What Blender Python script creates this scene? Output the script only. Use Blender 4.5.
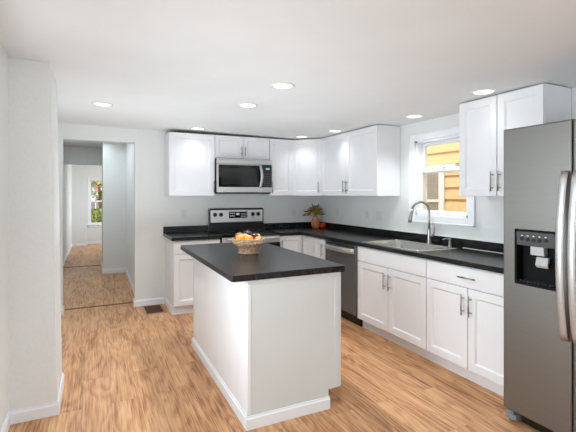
import bpy, bmesh, math, random
from mathutils import Vector, Matrix
random.seed(7)
PI = math.pi
for o in list(bpy.data.objects):
    bpy.data.objects.remove(o, do_unlink=True)
scene = bpy.context.scene
COL = scene.collection

# ------------------------------------------------------------------ camera
cam_data = bpy.data.cameras.new('camera')
cam = bpy.data.objects.new('camera', cam_data)
COL.objects.link(cam)
cam.location = (-3.125, -5.418, 1.409)
cam.rotation_euler = (PI / 2, 0, -0.4458)
cam_data.sensor_fit = 'HORIZONTAL'
cam_data.sensor_width = 36
cam_data.lens = 403.7 / 576 * 36
cam_data.shift_y = -(216 - 194.8) / 576
cam_data.clip_start = 0.05
scene.camera = cam

# ------------------------------------------------------------------ world, exposure, daylight, fill lamps
world = bpy.data.worlds.new('sky')
scene.world = world
world.use_nodes = True
wn = world.node_tree.nodes
wn['Background'].inputs['Color'].default_value = (0.86, 0.93, 1.0, 1)
wn['Background'].inputs['Strength'].default_value = 1.9
vs = scene.view_settings
vs.view_transform = 'Standard'
vs.look = 'None'
vs.gamma = 1.0
vs.use_curve_mapping = False
vs.exposure = 0.61


def area(name, loc, rot, sx, sy, power, color=(1, 1, 1), spread=None):
    l = bpy.data.lights.new(name, 'AREA')
    l.shape = 'RECTANGLE'
    l.size = sx
    l.size_y = sy
    l.energy = power
    l.color = color
    if spread:
        l.spread = spread
    o = bpy.data.objects.new(name, l)
    o.location = loc
    o.rotation_euler = rot
    COL.objects.link(o)
    return o


# fill lamps added at unseen window openings behind and beside the camera
COOL = (0.855, 0.967, 1.06)
area('rear_fill', (-2.55, -7.72, 1.30), (PI / 2 - 0.2, 0, 0), 1.7, 1.5, 11, COOL)
area('rear_fill', (-0.3, -7.72, 1.30), (PI / 2, 0, 0), 2.0, 1.5, 1.5, COOL)
area('side_fill', (1.02, -6.25, 1.35), (0, PI / 2, 0), 1.3, 1.6, 3, COOL)
area('left_fill', (-3.62, -3.55, 1.28), (0, -PI / 2 + 0.15, 0), 1.0, 1.3, 11.5, COOL, 2.0)  # added lamp that brightens the left face of the island
area('far_room_fill', (-2.05, 6.3, 1.4), (0, PI / 2, 0), 1.3, 1.3, 9, COOL)  # added fill at an unseen side opening of the far room
area('hall_fill', (-3.2, 1.5, 2.33), (0, 0, 0), 0.6, 1.8, 7.5, COOL)  # added fill under the hall ceiling, no fixture there
# upward area lamps added to brighten the ceiling, no such fixture in the room
area('ceiling_uplight_fill', (-1.85, -1.85, 1.02), (PI, 0, 0), 1.9, 2.5, 9, COOL)
area('ceiling_uplight_fill', (-2.75, -1.3, 1.02), (PI, 0, 0), 1.0, 1.2, 6, COOL)
sun_data = bpy.data.lights.new('sun', 'SUN')
sun_data.energy = 1.35
sun_data.angle = 0.05
sun_data.color = (1.0, 0.96, 0.90)
sun = bpy.data.objects.new('sun', sun_data)
sun.rotation_euler = Vector((0.42, -0.16, -0.89)).to_track_quat('-Z', 'Y').to_euler()
COL.objects.link(sun)

RECESSED_POWER = 1.45
RECESSED_EMIT = 1.3


# ------------------------------------------------------------------ materials
def lin(c):
    return tuple(((x / 255) / 12.92 if x / 255 <= 0.04045 else ((x / 255 + 0.055) / 1.055) ** 2.4) for x in c) + (1,)


def mat(name, rgb, rough=0.5, metal=0.0, **kw):
    m = bpy.data.materials.new(name)
    m.use_nodes = True
    b = m.node_tree.nodes['Principled BSDF']
    b.inputs['Base Color'].default_value = lin(rgb)
    b.inputs['Roughness'].default_value = rough
    b.inputs['Metallic'].default_value = metal
    for k, v in kw.items():
        b.inputs[k.replace('_', ' ')].default_value = v
    return m


def noise_tint(m, rgb2, scale=(5, 5, 5), amount=0.5, bump=0.0, detail=4, lo=0.4, hi=0.65):
    """Mixes a second colour into the base through a stretched noise, and adds a little bump."""
    nt = m.node_tree
    N, L = nt.nodes, nt.links
    b = N['Principled BSDF']
    tc = N.new('ShaderNodeTexCoord')
    mp = N.new('ShaderNodeMapping')
    mp.inputs['Scale'].default_value = scale
    no = N.new('ShaderNodeTexNoise')
    no.inputs['Scale'].default_value = 1.0
    no.inputs['Detail'].default_value = detail
    L.new(tc.outputs['Object'], mp.inputs['Vector'])
    L.new(mp.outputs['Vector'], no.inputs['Vector'])
    mr = N.new('ShaderNodeMapRange')
    mr.inputs['From Min'].default_value = lo
    mr.inputs['From Max'].default_value = hi
    mr.inputs['To Max'].default_value = amount
    L.new(no.outputs['Fac'], mr.inputs['Value'])
    mx = N.new('ShaderNodeMix')
    mx.data_type = 'RGBA'
    mx.inputs[6].default_value = b.inputs['Base Color'].default_value
    mx.inputs[7].default_value = lin(rgb2)
    L.new(mr.outputs['Result'], mx.inputs[0])
    L.new(mx.outputs[2], b.inputs['Base Color'])
    if bump:
        bp = N.new('ShaderNodeBump')
        bp.inputs['Strength'].default_value = bump
        bp.inputs['Distance'].default_value = 0.002
        L.new(no.outputs['Fac'], bp.inputs['Height'])
        L.new(bp.outputs['Normal'], b.inputs['Normal'])
    return m


M = {}
M['wall'] = noise_tint(mat('wall_paint', (233, 234, 231), 0.7), (228, 229, 226), (60, 60, 60), 0.6, 0.03)
M['ceiling'] = noise_tint(mat('ceiling_paint', (232, 232, 231), 0.85), (228, 228, 227), (3, 3, 3), 0.6, 0.0)
M['trim'] = noise_tint(mat('trim_paint', (239, 241, 243), 0.35), (235, 237, 239), (8, 8, 8), 0.5)
M['cab'] = noise_tint(mat('cabinet_paint', (236, 236, 237), 0.42), (232, 232, 233), (6, 6, 6), 0.5)
M['cab_in'] = mat('cabinet_carcass', (190, 190, 188), 0.6)
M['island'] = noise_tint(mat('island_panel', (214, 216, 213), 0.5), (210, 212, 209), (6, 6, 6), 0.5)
M['nickel'] = noise_tint(mat('brushed_nickel', (170, 168, 164), 0.28, 1.0), (150, 148, 145), (60, 60, 400), 0.5)
M['chrome'] = mat('chrome', (205, 206, 208), 0.12, 1.0)
M['steel'] = noise_tint(mat('brushed_steel', (136, 134, 130), 0.48, 1.0), (129, 127, 123), (4, 4, 500), 0.6, 0.02)
M['steel_bright'] = noise_tint(mat('bright_steel', (206, 206, 205), 0.38, 0.85), (192, 192, 191), (4, 4, 300), 0.5)
M['steel_dark'] = noise_tint(mat('dark_steel', (116, 117, 116), 0.36, 0.5), (108, 109, 108), (4, 4, 500), 0.6)
M['sink'] = noise_tint(mat('sink_steel', (196, 195, 191), 0.2, 1.0), (178, 177, 173), (300, 4, 4), 0.5)
M['black_glass'] = mat('black_glass', (14, 14, 15), 0.06)
M['oven_glass'] = mat('smoked_glass', (34, 34, 33), 0.12)
M['black'] = noise_tint(mat('black_plastic', (10, 10, 10), 0.3), (15, 15, 15), (20, 20, 20), 0.5)
M['black_matte'] = noise_tint(mat('matte_black_plastic', (6, 6, 6), 0.65, 0.0, Specular_IOR_Level=0.2), (9, 9, 9), (20, 20, 20), 0.5)
M['grey_plastic'] = noise_tint(mat('grey_plastic', (74, 75, 76), 0.4), (68, 69, 70), (20, 20, 20), 0.5)
M['lightgrey'] = noise_tint(mat('light_grey_plastic', (196, 197, 197), 0.4), (185, 186, 186), (20, 20, 20), 0.5)
M['foot'] = noise_tint(mat('foot_plastic', (128, 132, 132), 0.45), (118, 122, 122), (20, 20, 20), 0.5)
M['white_plastic'] = noise_tint(mat('white_plastic', (226, 226, 223), 0.4), (220, 220, 217), (20, 20, 20), 0.5)
LAM = dict(Specular_IOR_Level=0.36)
M['counter'] = noise_tint(mat('black_laminate', (17, 17, 17), 0.26, 0.0, **LAM), (44, 44, 43), (34, 5, 30), 0.9, 0.05, 6, 0.42, 0.72)
M['counter_x'] = noise_tint(mat('black_laminate_cross', (17, 17, 17), 0.26, 0.0, **LAM), (44, 44, 43), (5, 34, 30), 0.9, 0.05, 6, 0.42, 0.72)
M['seam'] = mat('worktop_seam', (225, 225, 220), 0.4)
M['display'] = mat('display', (150, 175, 180), 0.3)
M['display'].node_tree.nodes['Principled BSDF'].inputs['Emission Color'].default_value = lin((190, 225, 235))
M['display'].node_tree.nodes['Principled BSDF'].inputs['Emission Strength'].default_value = 0.25
M['print'] = mat('white_print', (225, 225, 222), 0.5)
M['dark_print'] = mat('dark_print', (40, 40, 40), 0.5)


def emission(name, rgb, strength):
    m = bpy.data.materials.new(name)
    m.use_nodes = True
    nt = m.node_tree
    b = nt.nodes['Principled BSDF']
    b.inputs['Base Color'].default_value = lin((245, 245, 245))
    b.inputs['Emission Color'].default_value = lin(rgb)
    b.inputs['Emission Strength'].default_value = strength
    return m


M['lamp'] = emission('lamp_lens', (255, 253, 248), RECESSED_EMIT)


def glass_mat():
    m = bpy.data.materials.new('window_glass')
    m.use_nodes = True
    nt = m.node_tree
    N, L = nt.nodes, nt.links
    for n in list(N):
        N.remove(n)
    out = N.new('ShaderNodeOutputMaterial')
    mx = N.new('ShaderNodeMixShader')
    tr = N.new('ShaderNodeBsdfTransparent')
    tr.inputs['Color'].default_value = (0.97, 0.98, 0.97, 1)
    gl = N.new('ShaderNodeBsdfGlossy')
    gl.inputs['Roughness'].default_value = 0.02
    lw = N.new('ShaderNodeLayerWeight')
    lw.inputs['Blend'].default_value = 0.5
    pw = N.new('ShaderNodeMath'); pw.operation = 'POWER'; pw.inputs[1].default_value = 5.0
    fr = N.new('ShaderNodeMath'); fr.operation = 'MULTIPLY_ADD'; fr.inputs[1].default_value = 0.9; fr.inputs[2].default_value = 0.035
    L.new(lw.outputs['Facing'], pw.inputs[0])
    L.new(pw.outputs[0], fr.inputs[0])
    L.new(fr.outputs[0], mx.inputs[0])
    L.new(tr.outputs[0], mx.inputs[1])
    L.new(gl.outputs[0], mx.inputs[2])
    L.new(mx.outputs[0], out.inputs[0])
    return m


M['glass'] = glass_mat()


def floor_mat():
    m = bpy.data.materials.new('oak_planks')
    m.use_nodes = True
    nt = m.node_tree
    N, L = nt.nodes, nt.links
    b = N['Principled BSDF']
    tc = N.new('ShaderNodeTexCoord')
    mp = N.new('ShaderNodeMapping')
    mp.inputs['Rotation'].default_value = (0, 0, PI / 2)
    L.new(tc.outputs['Object'], mp.inputs['Vector'])
    br = N.new('ShaderNodeTexBrick')
    br.offset = 0.37
    br.inputs['Scale'].default_value = 1.0
    br.inputs['Brick Width'].default_value = 1.22
    br.inputs['Row Height'].default_value = 0.178
    br.inputs['Mortar Size'].default_value = 0.0011
    br.inputs['Mortar Smooth'].default_value = 0.2
    br.inputs['Color1'].default_value = (0.0, 0.0, 0.0, 1)
    br.inputs['Color2'].default_value = (1.0, 1.0, 1.0, 1)
    br.inputs['Mortar'].default_value = (0.5, 0.5, 0.5, 1)
    L.new(mp.outputs['Vector'], br.inputs['Vector'])
    # offset of the grain per plank
    cmb = N.new('ShaderNodeCombineXYZ')
    mul = N.new('ShaderNodeMath'); mul.operation = 'MULTIPLY'; mul.inputs[1].default_value = 37.0
    L.new(br.outputs['Color'], mul.inputs[0])
    L.new(mul.outputs[0], cmb.inputs[0]); L.new(mul.outputs[0], cmb.inputs[2])
    add = N.new('ShaderNodeVectorMath'); add.operation = 'ADD'
    L.new(tc.outputs['Object'], add.inputs[0]); L.new(cmb.outputs[0], add.inputs[1])
    # cathedral figure: growth lines running along the plank, bent by a slow noise
    m1 = N.new('ShaderNodeMapping'); m1.inputs['Scale'].default_value = (5.0, 0.9, 1)
    L.new(add.outputs[0], m1.inputs['Vector'])
    n1 = N.new('ShaderNodeTexNoise'); n1.inputs['Scale'].default_value = 1.0; n1.inputs['Detail'].default_value = 2.5
    L.new(m1.outputs[0], n1.inputs['Vector'])
    sx = N.new('ShaderNodeSeparateXYZ'); L.new(add.outputs[0], sx.inputs[0])
    xm = N.new('ShaderNodeMath'); xm.operation = 'MULTIPLY'; xm.inputs[1].default_value = 60.0
    L.new(sx.outputs[0], xm.inputs[0])
    sn = N.new('ShaderNodeMath'); sn.operation = 'MULTIPLY_ADD'; sn.inputs[1].default_value = 70.0
    L.new(n1.outputs['Fac'], sn.inputs[0]); L.new(xm.outputs[0], sn.inputs[2])
    s2 = N.new('ShaderNodeMath'); s2.operation = 'SINE'
    L.new(sn.outputs[0], s2.inputs[0])
    # fine pores
    m2 = N.new('ShaderNodeMapping'); m2.inputs['Scale'].default_value = (110, 3.0, 1)
    L.new(add.outputs[0], m2.inputs['Vector'])
    n2 = N.new('ShaderNodeTexNoise'); n2.inputs['Scale'].default_value = 1.0; n2.inputs['Detail'].default_value = 5
    L.new(m2.outputs[0], n2.inputs['Vector'])
    # blotches
    m3 = N.new('ShaderNodeMapping'); m3.inputs['Scale'].default_value = (9, 1.3, 1)
    L.new(add.outputs[0], m3.inputs['Vector'])
    n3 = N.new('ShaderNodeTexNoise'); n3.inputs['Scale'].default_value = 1.0; n3.inputs['Detail'].default_value = 7; n3.inputs['Roughness'].default_value = 0.65
    L.new(m3.outputs[0], n3.inputs['Vector'])

    def mr(src, a, b_, lo, hi):
        q = N.new('ShaderNodeMapRange')
        q.inputs['From Min'].default_value = a; q.inputs['From Max'].default_value = b_
        q.inputs['To Min'].default_value = lo; q.inputs['To Max'].default_value = hi
        L.new(src, q.inputs['Value'])
        return q.outputs['Result']

    def madd(a, b_):
        q = N.new('ShaderNodeMath'); q.operation = 'ADD'
        L.new(a, q.inputs[0]); L.new(b_, q.inputs[1])
        return q.outputs[0]
    v = madd(mr(n3.outputs['Fac'], 0.3, 0.7, 0.12, 0.54), mr(s2.outputs[0], -1, 1, 0.0, 0.20))
    v = madd(v, mr(n2.outputs['Fac'], 0.32, 0.68, -0.12, 0.32))
    v = madd(v, mr(br.outputs['Color'], 0, 1, -0.06, 0.06))
    cr = N.new('ShaderNodeValToRGB')
    e = cr.color_ramp.elements
    e[0].position = 0.08; e[0].color = lin((108, 68, 42))
    e[1].position = 0.92; e[1].color = lin((222, 177, 131))
    k = cr.color_ramp.elements.new(0.30); k.color = lin((164, 112, 72))
    k = cr.color_ramp.elements.new(0.52); k.color = lin((199, 147, 102))
    L.new(v, cr.inputs[0])
    mx = N.new('ShaderNodeMix'); mx.data_type = 'RGBA'
    mx.inputs[7].default_value = lin((158, 114, 80))
    L.new(cr.outputs[0], mx.inputs[6]); L.new(br.outputs['Fac'], mx.inputs[0])
    L.new(mx.outputs[2], b.inputs['Base Color'])
    b.inputs['Roughness'].default_value = 0.38
    b.inputs['Specular IOR Level'].default_value = 0.35
    bp = N.new('ShaderNodeBump'); bp.inputs['Strength'].default_value = 0.12; bp.inputs['Distance'].default_value = 0.002
    L.new(v, bp.inputs['Height']); L.new(bp.outputs[0], b.inputs['Normal'])
    return m


M['floor'] = floor_mat()
M['walnut'] = noise_tint(mat('register_frame_wood', (190, 140, 100), 0.5), (150, 105, 70), (10, 60, 10), 0.6)
M['vent_dark'] = noise_tint(mat('bronze_metal', (92, 62, 46), 0.55), (76, 50, 36), (30, 30, 30), 0.5)
M['strip'] = noise_tint(mat('transition_strip', (120, 84, 60), 0.5), (95, 65, 45), (4, 60, 4), 0.6)
M['siding'] = noise_tint(mat('tan_siding', (232, 202, 150), 0.8), (220, 188, 134), (2, 2, 30), 0.7, 0.05)
M['blind'] = noise_tint(mat('slatted_blind', (168, 156, 142), 0.7), (150, 138, 124), (3, 3, 30), 0.5)


# ------------------------------------------------------------------ mesh helpers
class MB:
    def __init__(self):
        self.bm = bmesh.new()

    def box(self, x0, x1, y0, y1, z0, z1, bevel=0.0, seg=1):
        b = bmesh.new()
        bmesh.ops.create_cube(b, size=1)
        for v in b.verts:
            v.co = Vector(((x0 + x1) / 2 + v.co.x * (x1 - x0), (y0 + y1) / 2 + v.co.y * (y1 - y0), (z0 + z1) / 2 + v.co.z * (z1 - z0)))
        if bevel:
            bmesh.ops.bevel(b, geom=b.edges[:], offset=bevel, segments=seg, affect='EDGES', profile=0.5)
        self._merge(b)
        return self

    def _merge(self, b, smooth=False):
        b.normal_update()
        me = bpy.data.meshes.new('tmp')
        b.to_mesh(me)
        b.free()
        if smooth:
            for p in me.polygons:
                p.use_smooth = True
        self.bm.from_mesh(me)
        bpy.data.meshes.remove(me)

    def cyl(self, p0, p1, r0, r1=None, n=16, cap=True):
        r1 = r0 if r1 is None else r1
        p0, p1 = Vector(p0), Vector(p1)
        b = bmesh.new()
        bmesh.ops.create_cone(b, cap_ends=cap, segments=n, radius1=r0, radius2=r1, depth=(p1 - p0).length)
        q = Vector((0, 0, 1)).rotation_difference((p1 - p0).normalized())
        mtx = Matrix.Translation((p0 + p1) / 2) @ q.to_matrix().to_4x4()
        bmesh.ops.transform(b, matrix=mtx, verts=b.verts)
        for f in b.faces:
            f.smooth = len(f.verts) == 4
        self._merge_keep(b)
        return self

    def _merge_keep(self, b):
        me = bpy.data.meshes.new('tmp')
        b.to_mesh(me)
        b.free()
        self.bm.from_mesh(me)
        bpy.data.meshes.remove(me)

    def tube(self, pts, r, n=12, flat=(1, 1), up=None):
        """Swept tube; r may be a list; flat squashes the section."""
        pts = [Vector(p) for p in pts]
        rs = r if isinstance(r, (list, tuple)) else [r] * len(pts)
        b = bmesh.new()
        rings = []
        ref = Vector(up) if up else None
        prev = None
        for i, p in enumerate(pts):
            t = (pts[min(i + 1, len(pts) - 1)] - pts[max(i - 1, 0)]).normalized()
            if ref is not None:
                a = ref - t * ref.dot(t)
            elif prev is None:
                a = t.orthogonal()
            else:
                a = prev - t * prev.dot(t)
            a.normalize()
            prev = a
            c = t.cross(a)
            rings.append([b.verts.new(p + (a * math.cos(2 * PI * k / n) * flat[0] + c * math.sin(2 * PI * k / n) * flat[1]) * rs[i]) for k in range(n)])
        for i in range(len(rings) - 1):
            for k in range(n):
                f = b.faces.new((rings[i][k], rings[i][(k + 1) % n], rings[i + 1][(k + 1) % n], rings[i + 1][k]))
                f.smooth = True
        b.faces.new(rings[0][::-1])
        b.faces.new(rings[-1])
        self._merge_keep(b)
        return self

    def lathe(self, prof, n=32, centre=(0, 0), mod=None, close=False):
        """prof: list of (r, z)."""
        b = bmesh.new()
        rings = []
        for i, (r, z) in enumerate(prof):
            ring = []
            for k in range(n):
                a = 2 * PI * k / n
                rr = r + (mod(i, a) if mod else 0)
                ring.append(b.verts.new((centre[0] + rr * math.cos(a), centre[1] + rr * math.sin(a), z)))
            rings.append(ring)
        for i in range(len(rings) - 1):
            for k in range(n):
                f = b.faces.new((rings[i][k], rings[i][(k + 1) % n], rings[i + 1][(k + 1) % n], rings[i + 1][k]))
                f.smooth = True
        if close:
            if prof[0][0] > 1e-5:
                b.faces.new(rings[0][::-1])
            if prof[-1][0] > 1e-5:
                b.faces.new(rings[-1])
        bmesh.ops.remove_doubles(b, verts=b.verts, dist=1e-6)
        bmesh.ops.recalc_face_normals(b, faces=b.faces)
        self._merge_keep(b)
        return self

    def poly(self, pts2, a0, a1, axis='y', bevel=0):
        """Extrudes a polygon: axis 'y' -> pts are (x,z), 'z' -> (x,y), 'x' -> (y,z)."""
        def P(p, a):
            return {'y': (p[0], a, p[1]), 'z': (p[0], p[1], a), 'x': (a, p[0], p[1])}[axis]
        b = bmesh.new()
        v0 = [b.verts.new(P(p, a0)) for p in pts2]
        v1 = [b.verts.new(P(p, a1)) for p in pts2]
        n = len(pts2)
        b.faces.new(v0)
        b.faces.new(v1[::-1])
        for i in range(n):
            b.faces.new((v0[i], v1[i], v1[(i + 1) % n], v0[(i + 1) % n]))
        bmesh.ops.recalc_face_normals(b, faces=b.faces)
        if bevel:
            bmesh.ops.bevel(b, geom=b.edges[:], offset=bevel, segments=2, affect='EDGES', profile=0.5)
        self._merge_keep(b)
        return self

    def ellipsoid(self, c, r, n=20, fn=None):
        b = bmesh.new()
        bmesh.ops.create_uvsphere(b, u_segments=n, v_segments=n // 2 + 2, radius=1)
        for v in b.verts:
            p = v.co.copy()
            if fn:
                p = fn(p)
            v.co = Vector((c[0] + p.x * r[0], c[1] + p.y * r[1], c[2] + p.z * r[2]))
        for f in b.faces:
            f.smooth = True
        self._merge_keep(b)
        return self

    def quad(self, pts):
        vs_ = [self.bm.verts.new(p) for p in pts]
        self.bm.faces.new(vs_)
        return self

    def transform(self, mtx):
        bmesh.ops.transform(self.bm, matrix=mtx, verts=self.bm.verts)
        return self

    def build(self, name, material, parent=None, label=None):
        me = bpy.data.meshes.new(name)
        self.bm.to_mesh(me)
        self.bm.free()
        me.materials.append(material)
        o = bpy.data.objects.new(name, me)
        COL.objects.link(o)
        if parent is not None:
            o.parent = parent
        if label:
            o['label'] = label
        return o


def tag(o, label, cat, group=None, kind=None):
    o['label'] = label
    o['category'] = cat
    if group:
        o['group'] = group
    if kind:
        o['kind'] = kind
    return o


def thing(name, label, cat, loc=(0, 0, 0), rz=0.0, group=None):
    o = bpy.data.objects.new(name, None)
    o.empty_display_size = 0.1
    COL.objects.link(o)
    o.location = loc
    o.rotation_euler = (0, 0, rz)
    return tag(o, label, cat, group)


def struct(o):
    o['kind'] = 'structure'
    return o


def copy_tree(o, parent=None):
    c = o.copy()
    COL.objects.link(c)
    c.parent = parent
    for ch in list(o.children):
        copy_tree(ch, c)
    return c


# ------------------------------------------------------------------ the room
CZ = 2.187          # ceiling height at the right wall; it rises slightly to the left
SL = 0.019


def cz(x):
    return CZ - SL * x


HT = 2.36           # top of the wall meshes
# floor
struct(MB().box(-4.2, 1.2, -7.9, 7.7, -0.12, 0.0).build('floor', M['floor']))
# ceiling of the kitchen (one sloping slab)
b = MB()
b.poly([(-3.78, cz(-3.78)), (0.16, cz(0.16)), (0.16, 2.6), (-3.78, 2.6)], -7.9, 0.0, 'y')
b.poly([(0.16, cz(0.16)), (1.25, cz(1.25)), (1.25, 2.6), (0.16, 2.6)], -7.9, -5.2, 'y')
struct(b.build('ceiling', M['ceiling']))
b = MB()
b.box(-4.2, -1.9, 0.14, 3.44, 2.345, 2.6)
b.box(-4.2, -1.9, 3.44, 7.7, 2.40, 2.6)
struct(b.build('ceiling', M['ceiling']))

# right wall with window opening
WY0, WY1, WZ0, WZ1 = -2.075, -2.765, 1.195, 1.985
b = MB()
b.box(0, 0.15, WY0, 0.0, 0, HT)
b.box(0, 0.15, -5.4, WY1, 0, HT)
b.box(0, 0.15, WY1, WY0, 0, WZ0)
b.box(0, 0.15, WY1, WY0, WZ1, HT)
b.box(0, 1.15, -5.4, -5.25, 0, HT)
b.box(1.0, 1.15, -5.5, -5.4, 0, HT)
b.box(1.1, 1.15, -7.7, -5.4, 2.05, HT)
b.box(1.1, 1.15, -7.7, -5.4, 0, 0.65)
b.box(1.1, 1.15, -7.7, -7.1, 0.65, 2.05)
struct(b.build('wall_right', M['wall']))
# back wall with the hall doorway
DX0, DX1, DZ = -3.47, -2.672, 2.068
b = MB()
b.box(-3.78, DX0, 0, 0.14, 0, 2.6)
b.box(DX1, 0.15, 0, 0.14, 0, 2.6)
b.box(DX0, DX1, 0, 0.14, DZ, 2.6)
struct(b.build('wall_back', M['wall']))
# left wall
b = MB()
b.box(-3.75, -3.605, -7.9, -4.2, 0, HT)
b.box(-3.75, -3.605, -2.9, 0.0, 0, HT)
b.box(-3.75, -3.605, -4.2, -2.9, 0, 0.75)
b.box(-3.75, -3.605, -4.2, -2.9, 2.05, HT)
struct(b.build('wall_left', M['wall']))
struct(MB().box(-5.6, -3.75, -7.9, 0.0, 2.25, 2.4).build('sun_block_roof', M['trim']))  # unseen roof added to keep the sun out of the left opening
# projecting pier of the left wall, slightly out of plumb
b = MB()
b.box(-3.61, -3.345, -2.44, -1.98, 0, 2.27)
for v in b.bm.verts:
    if v.co.x > -3.5:
        v.co.x -= 0.040 * v.co.z / 2.27
    if v.co.y > -2.1:
        v.co.y += 0.05 * v.co.z / 2.27
struct(b.build('wall_left_pier', M['wall']))
# rear wall with two window openings
b = MB()
b.box(-3.75, 1.15, -7.9, -7.75, 0, 0.55)
b.box(-3.75, 1.15, -7.9, -7.75, 2.05, HT)
for x0, x1 in ((-3.75, -3.4), (-1.7, -1.3), (0.7, 1.15)):
    b.box(x0, x1, -7.9, -7.75, 0.55, 2.05)
struct(b.build('wall_rear', M['wall']))
# hall walls
b = MB()
b.box(-2.616, -2.47, 0.14, 2.48, 0, 2.4)
b.box(-3.0, -2.47, 2.48, 3.44, 0, 2.4)
struct(b.build('wall_hall_right', M['wall']))
b = MB()
b.box(-3.84, -3.70, 0.14, 7.2, 0, 2.6)
struct(b.build('wall_hall_left', M['wall']))
b = MB()
b.box(-3.70, -3.0, 3.44, 3.58, 2.005, 2.5)       # header over the second opening
struct(b.build('wall_hall_header', M['wall']))
b = MB()
b.box(-3.0, -1.9, 3.44, 3.58, 0, 2.5)
b.box(-2.0, -1.85, 3.58, 5.6, 0, 2.5)
b.box(-2.0, -1.85, 7.0, 7.6, 0, 2.5)
b.box(-2.0, -1.85, 5.6, 7.0, 0, 0.7)
b.box(-2.0, -1.85, 5.6, 7.0, 2.1, 2.5)
struct(b.build('wall_far_right', M['wall']))
FWX0, FWX1, FWZ0, FWZ1 = -3.265, -2.66, 0.57, 1.86
b = MB()
b.box(-3.84, -3.335, 7.06, 7.5, 0, 2.5)
struct(b.build('wall_far_left', M['wall']))
b = MB()
b.box(-3.335, FWX0, 7.4, 7.55, 0, 2.5)
b.box(FWX1, -1.85, 7.4, 7.55, 0, 2.5)
b.box(FWX0, FWX1, 7.4, 7.55, 0, FWZ0)
b.box(FWX0, FWX1, 7.4, 7.55, FWZ1, 2.5)
struct(b.build('wall_far', M['wall']))


# ---- baseboards: profile swept along a polyline on the floor (side = direction the board projects)
def baseboard(name, pts, h=0.083, t=0.013, miter=True):
    """pts run with the room on the LEFT-hand side (the board grows towards the left of travel)."""
    prof = [(0, 0), (t, 0), (t, h * 0.76), (t * 0.6, h * 0.86), (t * 0.45, h), (0, h)]
    P = [Vector((p[0], p[1])) for p in pts]
    n = len(P)
    dirs = [(P[i + 1] - P[i]).normalized() for i in range(n - 1)]
    left = [Vector((-d.y, d.x)) for d in dirs]
    bm = bmesh.new()
    rings = []
    for i in range(n):
        if i == 0:
            o = left[0]
        elif i == n - 1:
            o = left[-1]
        else:
            s = left[i - 1] + left[i]
            o = s / (s.dot(left[i]))
        rings.append([bm.verts.new((P[i].x + o.x * a, P[i].y + o.y * a, z)) for a, z in prof])
    m_ = len(prof)
    for i in range(n - 1):
        for k in range(m_):
            bm.faces.new((rings[i][k], rings[i][(k + 1) % m_], rings[i + 1][(k + 1) % m_], rings[i + 1][k]))
    bm.faces.new(rings[0]); bm.faces.new(rings[-1][::-1])
    bmesh.ops.recalc_face_normals(bm, faces=bm.faces)
    x = MB(); x.bm.free(); x.bm = bm
    return struct(x.build(name, M['trim']))


baseboard('baseboard_left', [(-3.605, -7.75), (-3.605, -2.44), (-3.345, -2.44), (-3.345, -1.98), (-3.605, -1.98), (-3.605, 0.0)][::-1])
baseboard('baseboard_back', [(-2.315, 0.0), (DX1, 0.0), (DX1, 0.14)])
baseboard('baseboard_back', [(DX0, 0.14), (DX0, 0.0), (-3.59, 0.0)])
baseboard('baseboard_hall', [(-2.616, 0.14), (-2.616, 2.48), (-3.0, 2.48), (-3.0, 3.44)])
baseboard('baseboard_hall', [(-3.70, 7.06), (-3.70, 0.14)])
baseboard('baseboard_far', [(-3.335, 7.4), (-3.335, 7.06), (-3.70, 7.06)])
baseboard('baseboard_far', [(-2.0, 7.4), (-3.335, 7.4)])
baseboard('baseboard_front', [(-3.605, -7.75), (1.1, -7.75)][::-1])
# floor transition strips
struct(MB().poly([(0.20, 0), (0.24, 0), (0.232, 0.007), (0.208, 0.007)], -3.70, -2.629, 'x').build('trim_1', M['strip']))
struct(MB().poly([(3.46, 0), (3.50, 0), (3.492, 0.007), (3.468, 0.007)], -3.69, -3.0, 'x').build('trim_2', M['strip']))


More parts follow.
